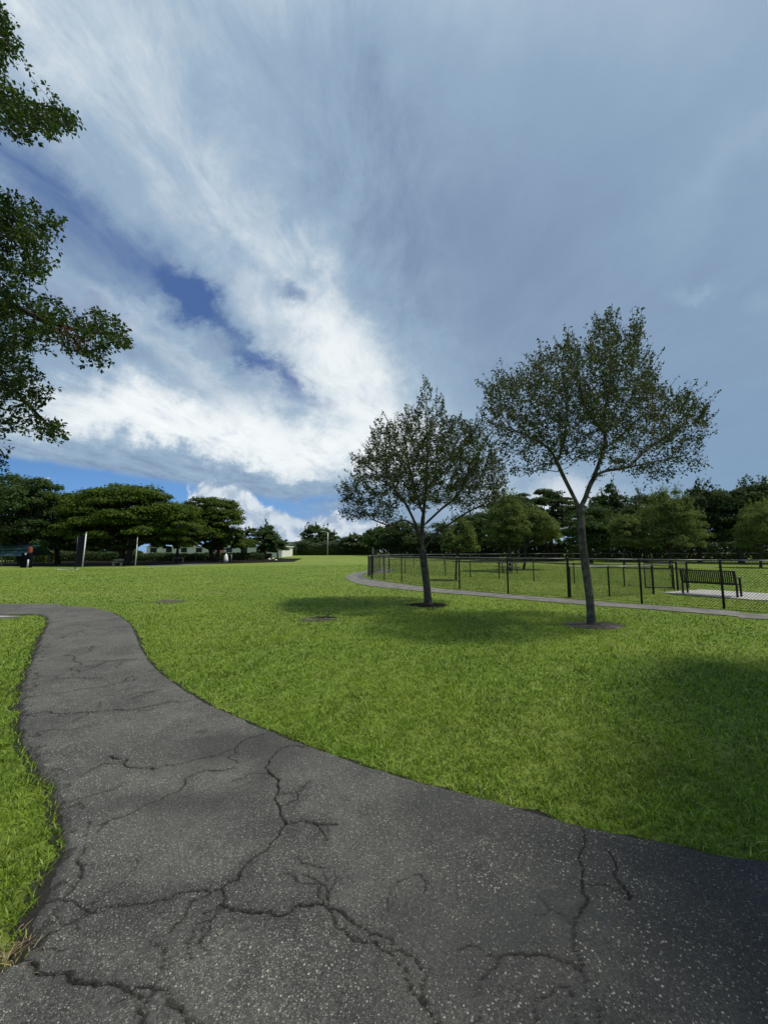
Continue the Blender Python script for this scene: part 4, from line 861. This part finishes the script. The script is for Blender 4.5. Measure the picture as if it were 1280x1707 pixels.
# young oaks in the run
far_tree('young_oak', 'smallest young oak with pale green crown, directly behind the left oak', GO, 21, 760, [(768, 903, 27, 24), (784, 915, 20, 13), (752, 912, 16, 14), (768, 888, 16, 15)], 'youngoak', 301, 70, 5200, .105, .95, .24, .055, 'bark', base_py=967.5, wisp=90)
far_tree('young_oak', 'young oak shading the picnic table', GO, 31, 850, [(846, 865, 28, 34), (838, 888, 30, 28), (862, 885, 24, 30)], 'youngoak', 302, 110, 9500, .135, .95, .22, .11, 'darkbark', base_py=952.5, wisp=110)
far_tree('young_oak', 'young oak with rounded yellow green crown just right of the picnic table', GO, 35, 872, [(893, 885, 34, 32), (912, 898, 22, 20), (880, 872, 22, 24)], 'youngoak', 303, 110, 9500, .15, .95, .22, .10, 'darkbark', base_py=949.5, wisp=90)
far_tree('young_oak', 'narrow young oak with bright crown right of the right oak trunk', GO, 38, 1040, [(1042, 892, 26, 27), (1050, 905, 24, 18), (1035, 880, 16, 16)], 'youngoak', 304, 90, 7500, .15, .95, .22, .10, 'darkbark', base_py=947, wisp=90)
far_tree('young_oak', 'widest young oak with tall loose crown behind the gate', GO, 36, 1118, [(1112, 868, 42, 40), (1138, 882, 38, 38), (1092, 888, 30, 30), (1120, 905, 46, 20), (1118, 842, 24, 24)], 'youngoak', 305, 170, 17000, .15, .95, .20, .13, 'darkbark', base_py=948, wisp=170)
far_tree('young_oak', 'rightmost young oak, its crown cut by the right edge of the view', GO, 37, 1268, [(1262, 880, 36, 36), (1285, 885, 36, 40), (1250, 905, 26, 20)], 'youngoak', 306, 120, 11000, .15, .95, .22, .11, 'darkbark', base_py=946.5, wisp=110)
# unseen tree added to the right, crown shaped to shade lawn and path
r_ = np.random.default_rng(77); sb_ = np.array([10.0, 2.8, 0.0]); root = thing('shade_tree', tuple(sb_), 'unseen tree added past the right edge to shade the near lawn', 'tree')
cc_ = np.array([9.9, 3.1, 9.3]); pos, nr_, CC = crown_clumps([(cc_, np.array([2.9, 2.9, 2.3])), (cc_ + [.6, -2.6, 0], np.array([3.0, 2.8, 2.2])), (np.array([8.4, 2.0, 9.3]), np.array([2.1, 1.7, 1.8])), (np.array([7.0, .8, 8.7]), np.array([2.0, 1.5, 1.6]))], 130, 30000, r_, .7, .3, -.7)
mb = MB(); fk = np.array([10.0, 2.9, 5.6]); mb.tube([sb_ - [0, 0, .1], sb_ + [.05, 0, 2], fk], [.26, .2, .17], 9)
for c in CC[::4]: mb.tube(catmull([fk - [0, 0, .1], fk * .5 + c * .5 - [0, 0, .2], c], 4), np.linspace(.09, .02, 9), 5, False)
mb.obj('trunk', M['darkbark'], root, True); leaf_obj('crown', pos, nr_, .16, M['green'], root, r_)

# hedges and shrubs
def hedge(name, label, cat, A, B, hgt, dep_, m_, seed, n, ls, lumpy=.2, group=None):
    r_ = np.random.default_rng(seed); A = np.array(A[:2], float); B = np.array(B[:2], float); d = B - A; L = np.linalg.norm(d); d /= L; nn = np.array([-d[1], d[0]])
    base = (A + B) / 2; root = thing(name, (base[0], base[1], float(H(*base))), label, cat, group)
    s_ = r_.random(n) * L; q = r_.random(n); ang = r_.uniform(0, math.pi, n); top = hgt * (1 + lumpy * lump(s_, s_ * 0 + seed, hgt * .5)); rr_ = r_.uniform(.72, 1.05, n)
    c = dep_ / 2 * np.cos(ang) * rr_; zz = top * np.minimum(1, np.sin(ang) * 1.35) * rr_; side = r_.random(n) < .45; zz = np.where(side, q * top * .9, zz); c = np.where(side, np.sign(c) * dep_ / 2 * rr_, c)
    x = A[0] + d[0] * s_ + nn[0] * c; y = A[1] + d[1] * s_ + nn[1] * c
    pos = np.stack([x, y, H(x, y) + zz], 1); nr_ = np.stack([nn[0] * c, nn[1] * c, zz - top * .5], 1)
    leaf_obj('foliage', pos, nr_, ls, M[m_], root, r_, .6, .6)
    mb = MB()
    for k in range(max(3, int(L / max(1.0, hgt * .8)))):
        t_ = (k + .5) / max(3, int(L / max(1.0, hgt * .8))); x = A[0] + d[0] * L * t_; y = A[1] + d[1] * L * t_; z0 = float(H(x, y))
        mb = MB(); mb.tube([(x, y, z0 - .05), (x + r_.normal(0, .1), y, z0 + hgt * .35), (x + r_.normal(0, .2), y, z0 + hgt * .7)], [hgt * .03, hgt * .022, hgt * .012], 5); mb.obj('stem', M['darkbark'], root)
    return root
hedge('hedge', 'long tall dark hedge across the far end of the field, behind the first street lamp', 'hedge', atY(492, 116), atY(630, 112), 3.9, 4, 'hedge', 501, 15000, .55, .22)
hedge('hedge', 'low dark hedge under the left trees in front of the white building', 'hedge', atY(235, 62), atY(440, 70), 1.25, 2.2, 'dark', 502, 9000, .28, .12)
hedge('hedge', 'low dark hedge continuing left behind the white poles', 'hedge', atY(20, 60), atY(235, 62), 1.5, 2.2, 'dark', 503, 9000, .28, .15)
hedge('shrub', 'round shrub left of the far hedge where the lawn meets it', 'shrub', atY(474, 108), atY(490, 110), 2.6, 3, 'hedge', 504, 2500, .45, .3)
hedge('hedge', 'deep dark undergrowth below the right hand tree row, along the far fence', 'hedge', atY(640, 88), atY(960, 64), 2.8, 4, 'dark', 505, 16000, .42, .2)
hedge('hedge', 'deep dark undergrowth continuing right to the edge behind the far fence', 'hedge', atY(955, 66), atY(1420, 58), 3.4, 4, 'dark', 506, 18000, .42, .2)
hedge('hedge', 'shadowed thicket behind the domed tree at the far left', 'hedge', atY(-60, 64), atY(225, 74), 5.2, 5, 'dark', 511, 22000, .42, .25)
hedge('shrub', 'bright yellow green shrub in front of the dark trees, right of the teal roof', 'shrub', atY(62, 56), atY(86, 56), 1.7, 1.6, 'youngoak', 507, 2600, .22, .25)
hedge('shrub', 'reddish brown bush beside the small airy tree', 'shrub', atY(437, 72), atY(452, 73), 1.1, 1.2, 'redshrub', 508, 1300, .2, .3)
hedge('shrub', 'dark round bush left of the reddish bush', 'shrub', atY(432, 76), atY(442, 76), 1.7, 1.4, 'dark', 509, 1100, .28, .25)
# pale palm at left edge
r_ = np.random.default_rng(61); bp = atY(-6, 44); root = thing('palm_tree', tuple(bp), 'pale yellow green palm at the left edge beside the teal roof', 'palm')
mb = MB(); tp = bp + np.array([0, 0, 2.7]); mb.tube([bp - [0, 0, .1], bp + [0.1, 0, 1.4], tp], [.17, .14, .12], 8); mb.obj('trunk', M['bark'], root, True)
for k in range(13):
    a = k * 2.4; e = r_.uniform(.1, 1.0); L = 2.2; ts = np.linspace(0, 1, 24); dr = np.array([math.cos(a), math.sin(a)]); vs, fs = [], []
    x = tp[0] + dr[0] * L * ts; y = tp[1] + dr[1] * L * ts; zc = tp[2] + L * (e * ts - (.55 + e * .5) * ts ** 2 * 1.1)
    for i in range(1, 24):
        for s_ in (-1, 1):
            w_ = .5 * math.sin(math.pi * ts[i] ** .7) + .06; b0 = np.array([x[i], y[i], zc[i]]); tpn = b0 + np.array([-dr[1] * s_ * w_ + dr[0] * .2, dr[0] * s_ * w_ + dr[1] * .2, -.18])
            n0 = len(vs); vs += [b0, b0 + np.array([dr[0] * .07, dr[1] * .07, 0]), tpn]; fs.append((n0, n0 + 1, n0 + 2))
    mesh('frond', vs, np.array(fs), M['palm'], root, attrs={'var': r_.random(len(vs) // 3).repeat(3)})

# ------------------------------------------------------------------ chain link fences
def wires(mb, a, b, za, zb, pitch=.072, r_=.0022):
    """diamond wire mesh between two ground points, from height za to zb"""
    a = np.array(a, float); b = np.array(b, float); d = b - a; L = np.linalg.norm(d); hgt = zb - za; ga, gb = float(H(*a)), float(H(*b)); nv = np.array([-d[1], d[0]]) / L
    n = int((L + hgt) / pitch)
    for sgn in (1, -1):
        for k in range(n + 1):
            s0 = k * pitch - hgt; s1 = s0 + hgt
            t0, t1 = 0.0, 1.0
            if s0 < 0: t0 = -s0 / hgt
            if s1 > L: t1 = (L - s0) / hgt
            if t1 - t0 < .02: continue
            pts = []
            for t_ in (t0, t1):
                s_ = s0 + hgt * t_; z_ = za + (hgt * t_ if sgn > 0 else hgt * (1 - t_)); g_ = ga + (gb - ga) * s_ / L
                o_ = nv * r_ * .7 * sgn; pts.append(np.array([a[0] + d[0] * s_ / L + o_[0], a[1] + d[1] * s_ / L + o_[1], g_ + z_]))
            mb.tube(pts, r_, 3, False)
def fence(name, label, pts, hgt, group=None, post_r=.03, wire=True, rail_r=.021, pitch=.072, wr=.0022, big=(), railm='rail', mid=None):
    pts = [np.array(p[:2], float) for p in pts]; root = thing(name, (pts[0][0], pts[0][1], float(H(*pts[0]))), label, 'fence', group)
    P3 = [np.array([p[0], p[1], float(H(*p))]) for p in pts]
    for i, p in enumerate(P3):
        mb = MB(); r_ = post_r * (1.35 if i in big else 1); hh_ = hgt + (.03 if i in big else -.0)
        mb.tube([p + [0, 0, -.1], p + [0, 0, hh_], p + [0, 0, hh_ + .015], p + [0, 0, hh_ + .035]], [r_, r_, r_ * 1.1, r_ * .4], 10)
        mb.obj('post', M['black'], root, True)
    for i in range(len(P3) - 1):
        a, b = P3[i], P3[i + 1]; mb = MB(); mb.tube([a + [0, 0, hgt], b + [0, 0, hgt]], rail_r, 8); mb.obj('top_rail', M[railm], root, True)
        if mid: 
            mb = MB(); mb.tube([a + [0, 0, mid], b + [0, 0, mid]], rail_r * .8, 6); mb.obj('middle_rail', M['black'], root, True)
        if wire:
            mb = MB(); wires(mb, pts[i], pts[i + 1], .04, hgt - .02, pitch, wr)
            mb.tube([a + [0, 0, .05], b + [0, 0, .05]], .004, 4); mb.obj('chain_link_mesh', M['black'], root)
    return root
gp = lambda *a: [at(*p)[:2] for p in a]
nearp = [(14.6, 7.9), (12.9, 8.9)] + gp((1345, 1024), (1207, 1015.5), (1070, 1006.5), (948.5, 997), (847, 989.8), (766, 982.3), (708, 976), (669.5, 970.7), (640.5, 967.5), (620, 965))
fence('chain_link_fence', 'tall black chain link fence running along the far path, nearest of the fences', nearp, 1.33, 'dog run fences', big=(11, 5), wr=.0042)
fence('chain_link_fence', 'short side of the fence running away from the near corner by the path bend', gp((620, 964.6), (614, 961)) + gp((622, 956), (633, 952.5), (649, 950)), 1.30, 'dog run fences', pitch=.10, wr=.003, big=(1,))
fence('chain_link_fence', 'lower inner fence crossing the middle of the dog run behind the left oak', gp((648, 953.5), (675, 956.3), (708, 958), (742.5, 960), (784, 962.8), (832, 965.8), (890, 969), (957.5, 973), (1041, 977.8), (1124, 983.5)), 1.0, 'dog run fences', rail_r=.019, post_r=.028, pitch=.10, wr=.0028, railm='rail')
fence('chain_link_fence', 'short inner fence joining the near fence to the open gate', gp((951, 996.5), (1016, 995), (1089.5, 990.8)), 1.05, 'dog run fences', big=(2,), rail_r=.019, post_r=.028, railm='galv')
fence('chain_link_fence', 'short fence stub behind the bench, right of the gate', gp((1130, 984), (1147, 981)), 1.12, 'dog run fences', big=(0, 1))
far_pts = [at(638, 944)[:2], at(690, 942.5)[:2], at(740, 941.5)[:2], at(800, 940)[:2], at(870, 938)[:2], at(940, 937)[:2], at(1010, 936.5)[:2], at(1080, 936)[:2], at(1150, 936)[:2], at(1186, 936)[:2], at(1230, 936)[:2], at(1268, 936)[:2], at(1330, 936)[:2]]
fence('chain_link_fence', 'farthest fence of the dog run, in front of the dark trees', far_pts, 1.25, 'dog run fences', wire=True, pitch=.3, wr=.005, rail_r=.03, post_r=.04, railm='rail')
# gate
ga, gb = at(1076, 982.8), at(1121.5, 983.2); gr = thing('gate', tuple(ga), 'black framed chain link gate standing open left of the bench', 'gate')
mb = MB(); Hh = 1.1
mb.tube([ga + [0, 0, .07], ga + [0, 0, Hh]], .022, 8); mb.tube([gb + [0, 0, .07], gb + [0, 0, Hh]], .022, 8); mb.tube([ga + [0, 0, .08], gb + [0, 0, .08]], .02, 8); mb.tube([ga + [0, 0, Hh - .01], gb + [0, 0, Hh - .01]], .02, 8); mb.obj('frame', M['black'], gr, True)
mb = MB(); wires(mb, ga[:2], gb[:2], .09, Hh - .02, .06, .003); mb.obj('chain_link_mesh', M['black'], gr)
mb = MB(); mb.box((gb + (ga - gb) * .04) + [0, 0, .62], (.05, .05, .14), bev=.01); mb.tube([gb + [-.03, -.03, .66], gb + [.07, -.06, .66]], .012, 6); mb.obj('latch', M['galv'], gr)

# ------------------------------------------------------------------ bench
bl, br = at(1138.7, 991.2), at(1229.5, 997.8); ax = (br - bl); ax[2] = 0; BL = np.linalg.norm(ax); ax /= BL; fw = np.array([-ax[1], ax[0], 0]);
if fw[1] < 0: fw = -fw
BZ = .035; root = thing('park_bench', tuple((bl + br) / 2 + [0, 0, BZ]), 'black metal slatted bench seen from behind on a pale concrete pad', 'bench')
def bp_(s_, f_, z_): return bl + ax * s_ + fw * f_ + np.array([0, 0, z_ + BZ])
for s_ in (0.0, BL):
    mb = MB(); mb.bar(bp_(s_, 0, 0), bp_(s_, .02, .42), .055, .055, ax); mb.bar(bp_(s_, .02, .40), bp_(s_, -.13, .88), .05, .045, ax); mb.obj('rear_leg', M['black'], root)
    mb = MB(); mb.bar(bp_(s_, .50, 0), bp_(s_, .48, .62), .055, .055, ax); mb.obj('front_leg', M['black'], root)
    mb = MB(); mb.bar(bp_(s_, -.06, .63), bp_(s_, .53, .64), .06, .03, (0, 0, 1)); mb.obj('armrest', M['black'], root)
mb = MB(); mb.bar(bp_(0, -.035, .46), bp_(BL, -.035, .46), .05, .03); mb.bar(bp_(0, -.128, .87), bp_(BL, -.128, .87), .05, .035); mb.obj('back_rail', M['black'], root)
mb = MB(); ns_ = 27
for i in range(ns_):
    s_ = BL * (i + .8) / (ns_ + .6); mb.bar(bp_(s_, -.035, .47), bp_(s_, -.128, .86), .038, .008, fw)
mb.obj('backrest', M['black'], root)
mb = MB()
for i in range(ns_):
    s_ = BL * (i + .8) / (ns_ + .6); mb.bar(bp_(s_, -.02, .445), bp_(s_, .47, .435), .038, .008, (0, 0, 1))
mb.bar(bp_(0, .47, .42), bp_(BL, .47, .42), .04, .04); mb.bar(bp_(0, 0, .42), bp_(BL, 0, .42), .04, .04); mb.obj('seat', M['black'], root)

# ------------------------------------------------------------------ picnic table in the run
pc = at(846, 955); root = thing('picnic_table', tuple(pc), 'dark picnic table with attached benches beneath a young oak in the dog run', 'table')
def pt(x, y, z_): return pc + np.array([x, y, z_])
mb = MB(); [mb.box(pt(0, y, .74), (1.5, .13, .04), bev=.008) for y in (-.29, -.145, 0, .145, .29)]; mb.obj('tabletop', M['black'], root)
for y in (-.68, .68):
    mb = MB(); mb.box(pt(0, y - .07, .44), (1.5, .12, .04), bev=.008); mb.box(pt(0, y + .07, .44), (1.5, .12, .04), bev=.008); mb.obj('bench_seat', M['black'], root)
for x in (-.5, .5):
    mb = MB(); mb.bar(pt(x, -.28, .72), pt(x, -.62, 0), .06, .06); mb.bar(pt(x, .28, .72), pt(x, .62, 0), .06, .06); mb.bar(pt(x, -.75, .41), pt(x, .75, .41), .05, .05); mb.obj('leg_frame', M['black'], root)

# ------------------------------------------------------------------ fallen branch on the lawn
fb = at(545, 1034); root = thing('fallen_branch', tuple(fb), 'small dark fallen branch on a bare patch of the lawn', 'branch')
mb = MB(); q = lambda x, y, z_: fb + np.array([x, y, z_])
mb.tube([q(-.28, .05, .05), q(-.1, 0, .07), q(.05, -.02, .08), q(.2, .02, .05)], [.012, .018, .016, .008], 6); mb.tube([q(.0, 0, .07), q(.05, 0, .14), q(.03, .02, .19), q(.10, .02, .23)], [.014, .012, .012, .007], 6)
mb.tube([q(-.12, 0, .07), q(-.2, -.08, .10), q(-.3, -.1, .05)], [.011, .009, .004], 5); mb.tube([q(.08, 0, .07), q(.2, -.1, .09), q(.3, -.06, .06)], [.01, .008, .004], 5); mb.obj('stem', M['darkbark'], root, True)
r_ = np.random.default_rng(9); pos = fb + r_.normal(0, 1, (60, 3)) * np.array([.17, .06, .015]) + np.array([-.03, 0, .06]); leaf_obj('withered_leaves', pos, r_.normal(0, 1, pos.shape), .05, M['dark'], root, r_)

# ------------------------------------------------------------------ street lamps
def lamp(px, base_py, Y, label, top_py, arm):
    b = atY(px, Y); top = at3(px, top_py, Y)[2]; root = thing('street_lamp', tuple(b), label, 'street lamp', 'street lamps at the far end of the field')
    mb = MB(); mb.tube([b + [0, 0, -.2], [b[0], b[1], top]], [.17, .10], 10); mb.obj('pole', M['galv'], root, True)
    mb = MB(); e = np.array([b[0] - arm, b[1], top + .25]); mb.tube([[b[0], b[1], top - .2], [b[0] - arm * .4, b[1], top + .15], e], .08, 6); mb.obj('arm', M['galv'], root, True)
    mb = MB(); mb.box(e + [-.35, 0, 0], (.95, .4, .2), bev=.06); mb.obj('lamp_head', M['galv'], root); return root
lamp(546, 927, 104, 'street lamp standing clear in front of the far hedge', 888, 1.1)
l2 = lamp(626, 927, 96, 'street lamp near the fence corner, half hidden by the left oak', 886, 1.6)
b = atY(624, 96); mb = MB(); mb.box(b + [-.3, -.3, 1.3], (.5, .35, 2.0), bev=.04); mb.obj('control_box', M['galv'], l2)

# ------------------------------------------------------------------ things under the left trees
def pole(px, base, top_py, rad_, label, m_='white', lean=0.0):
    b = at(px, base); top = at3(px, top_py, b[1])[2]; root = thing('pole', tuple(b), label, 'pole', 'poles at the edge of the left trees')
    mb = MB(); mb.tube([b + [0, 0, -.1], [b[0] + lean * .5, b[1], (b[2] + top) / 2], [b[0] + lean, b[1], top]], [rad_, rad_, rad_ * .9], 10); mb.obj('shaft', M[m_], root, True)
    mb = MB(); mb.tube([[b[0] + lean, b[1], top], [b[0] + lean, b[1], top + .06]], [rad_ * 1.2, rad_ * .7], 10); mb.obj('cap', M[m_], root, True); return root
pole(137, 948.3, 889, .055, 'tall white pole at the right edge of the dark screen', lean=.12)
pole(225.5, 944.5, 896, .05, 'tall white pole under the middle of the domed tree', lean=.05)
pole(249.5, 940.5, 914, .05, 'short grey white pole right of the second tall pole', 'wood')
pole(326, 936, 915, .05, 'thin pale pole right of the small goal frame', 'wood')
sb = at(125, 949.5); sc2 = at(135, 948.8); zt = at3(130, 893, sb[1])[2]; root = thing('screen_fence', tuple(sb), 'tall dark mesh screen left of the first white pole', 'screen')
mb = MB(); mb.tube([sb + [0, 0, -.1], [sb[0], sb[1], zt]], .04, 8); mb.obj('post', M['black'], root, True)
mb = MB(); mb.box(((sb + sc2) / 2)[:2].tolist() + [(zt + .05) / 2 + .1], (np.linalg.norm(sc2 - sb) + .1, .03, zt - .3), rz=math.atan2(sc2[1] - sb[1], sc2[0] - sb[0])); mb.obj('mesh_panel', M['net'], root)
# small goal frame / bar table
b0, b1 = at(288.5, 940), at(304.5, 940); root = thing('goal_frame', tuple(b0), 'small grey metal frame on legs at the edge of the court', 'frame')
for b in (b0, b1):
    mb = MB(); mb.tube([b + [0, 0, -.05], b + [0, 0, .78]], .03, 8); mb.obj('leg', M['galv'], root, True)
mb = MB(); mb.bar(b0 + [-.1, 0, .8], b1 + [.1, 0, .8], .35, .05); mb.obj('top', M['galv'], root)
# low bench under the domed tree
lb_ = at(195, 944); root = thing('bench', tuple(lb_), 'low pale bench in the dark shade under the domed tree', 'bench')
mb = MB(); mb.box(lb_ + [0, 0, .46], (1.25, .3, .06), bev=.01); mb.obj('seat', M['wood'], root)
mb = MB(); mb.box(lb_ + [0, .2, .72], (1.25, .04, .2), bev=.01); mb.obj('backrest', M['wood'], root)
for x in (-.45, .45):
    mb = MB(); mb.box(lb_ + [x, .05, .215], (.08, .3, .43)); mb.obj('leg', M['galv'], root)
# post with a crossbar
tb_ = at(385.5, 938); root = thing('signpost', tuple(tb_), 'thin grey post with a short arm to the left in front of the low hedge', 'post')
mb = MB(); mb.tube([tb_ + [0, 0, -.05], tb_ + [0, 0, 1.15]], .04, 8); mb.obj('post', M['galv'], root, True); mb = MB(); mb.box(tb_ + [-.45, 0, 1.15], (.95, .25, .05), bev=.01); mb.obj('arm', M['galv'], root)
# white bundle
wb = atY(377, 57); root = thing('bag', (wb[0], wb[1], wb[2]), 'white bag standing in front of the salmon coloured door', 'bag')
mb = MB(); mb.tube([wb + [0, 0, 0], wb + [0, 0, .5], wb + [0, 0, .95], wb + [.05, 0, 1.35]], [.28, .34, .26, .05], 10); mb.obj('sack', M['white'], root, True)
for i, (px, py, s_) in enumerate(((449, 933, .42), (455, 932.5, .38), (460, 934, .33))):
    b = at(px, py); mb = MB(); a = np.linspace(0, 1, 6); mb.tube([b + [0, 0, -.05 + s_ * .8 * t_] for t_ in a], [s_ * (.7 + .3 * i), s_ * .8, s_ * .78, s_ * .62, s_ * .38, s_ * .05], 9)
    put_props(mb.obj('stone', M['stone'], None, True), ['pale stone left of two others below the reddish bush', 'pale stone between two others below the reddish bush', 'pale stone at the right end of the three on the lawn'][i], 'stone', 'pale stones at the lawn edge')
# teal shelter
s0 = at(-60, 944.5); s1 = at(42, 944.5); Ys = s1[1]; root = thing('shelter', ((s0[0] + s1[0]) / 2, Ys + 1.5, float(H(0, Ys))), 'low open shelter with a teal pitched roof at the left edge under the trees', 'shelter')
xe, x0 = s1[0], s0[0]; zt = at3(0, 908, Ys + 1.5)[2]; zm = at3(0, 917, Ys)[2]; zl = at3(0, 926, Ys)[2]
mb = MB()
for (ya, za, yb, zb, xa, xb) in ((Ys, zl, Ys + .9, zm - .05, xe, xe), (Ys + .8, zm + .12, Ys + 1.9, zt, xe, xe)):
    mb.add([(x0, ya, za), (xa, ya, za), (xa, yb, zb), (x0, yb, zb), (x0, ya, za - .06), (xa, ya, za - .06), (xa, yb, zb - .06), (x0, yb, zb - .06)], [(0, 1, 2, 3), (7, 6, 5, 4), (0, 4, 5, 1), (1, 5, 6, 2), (2, 6, 7, 3), (3, 7, 4, 0)])
mb.add([(x0, Ys + 1.9, zt + .004), (xe, Ys + 1.9, zt + .004), (xe, Ys + 3.8, zl), (x0, Ys + 3.8, zl)], [(0, 1, 2, 3)]); mb.obj('roof', M['teal'], root)
for x in (x0 + .3, (x0 + xe) / 2, xe - .3):
    for y in (Ys + .3, Ys + 3.4):
        mb = MB(); mb.box((x, y, (zl + .1) / 2), (.12, .12, zl - .1)); mb.obj('post', M['wood'], root)
# rust-red stand and white bollard
rb0 = at(44.5, 946.5); zt = at3(44.5, 913, rb0[1])[2]; root = thing('kiosk', tuple(rb0), 'narrow dark stand with a rust red top beside the teal roofed shelter', 'stand')
mb = MB(); mb.box(rb0 + [-.25, .2, .75], (.95, .4, 1.5), bev=.03); mb.obj('cabinet', M['net'], root); mb = MB(); mb.box([rb0[0] + .02, rb0[1] + .2, (1.55 + zt) / 2], (.32, .25, zt - 1.4), bev=.05); mb.obj('sign_panel', M['red'], root)
mb = MB(); mb.box([rb0[0] - .22, rb0[1] - .03, 1.38], (.18, .03, .2), bev=.01); mb.obj('notice', M['white'], root)
bo = at(47.5, 946.6); root = thing('bollard', tuple(bo + np.array([.08, -.2, 0])), 'short white bollard at the right foot of the rust red stand', 'bollard'); mb = MB(); bo = bo + np.array([.08, -.2, 0]); mb.tube([bo + [0, 0, -.05], bo + [0, 0, .8], bo + [0, 0, .86]], [.07, .07, .03], 10); mb.obj('post', M['white'], root, True)

# buildings
def building(name, label, px0, px1, Y, top_py, m_, depth=12, wins=0, door=None, roofm='roofgrey', palm_px=None, parapet=.35):
    a, b = atY(px0, Y), atY(px1, Y); zt = at3((px0 + px1) / 2, top_py, Y)[2]; z0 = min(a[2], b[2]) - .3; root = thing(name, ((a[0] + b[0]) / 2, Y + depth / 2, z0 + .3), label, 'building')
    mb = MB(); mb.box(((a[0] + b[0]) / 2, Y + depth / 2, (z0 + zt) / 2), (b[0] - a[0], depth, zt - z0)); mb.obj('wall', M[m_], root)
    mb = MB(); mb.box(((a[0] + b[0]) / 2, Y + depth / 2, zt + parapet / 2), (b[0] - a[0] + .5, depth + .5, parapet), bev=.05); mb.obj('roof', M[roofm], root)
    if wins:
        for k in range(wins):
            x = a[0] + (b[0] - a[0]) * (k + .5) / wins; mb = MB(); mb.box((x, Y - .03, z0 + .3 + 1.55), (1.5, .08, 1.2)); w_ = mb.obj('window', M['white'], root)
            mb = MB(); mb.box((x, Y - .07, z0 + .3 + 1.55), (1.3, .03, 1.0)); mb.obj('pane', M['glass'], w_)
    if door:
        x = atY(door, Y)[0]; mb = MB(); mb.box((x, Y - .05, z0 + .3 + 1.25), (1.9, .1, 2.5), bev=.02); d_ = mb.obj('door', M['salmon'], root); mb = MB(); mb.box((x + .7, Y - .12, z0 + .3 + 1.1), (.08, .06, .2)); mb.obj('handle', M['galv'], d_)
    if palm_px:
        p = at3(*palm_px, Y + 3); mb = MB(); mb.tube([[p[0], p[1], zt], [p[0], p[1], p[2] - .3], [p[0], p[1], p[2]], [p[0], p[1], p[2] + .5]], [.12, .3, .75, .3], 10); mb.obj('palm_top', M['net'], root, True)  # dark dome standing for a palm top seen above the roof
    return root
building('building', 'long low white building with a salmon door seen under the left trees', 244, 470, 86, 911.5, 'whitewall', 10, 9, 366, 'white', parapet=.2)
building('building', 'flat roofed pale grey building beyond the far hedge', 463, 585, 165, 904.5, 'roofgrey', 20, 0, None, palm_px=(477, 901))
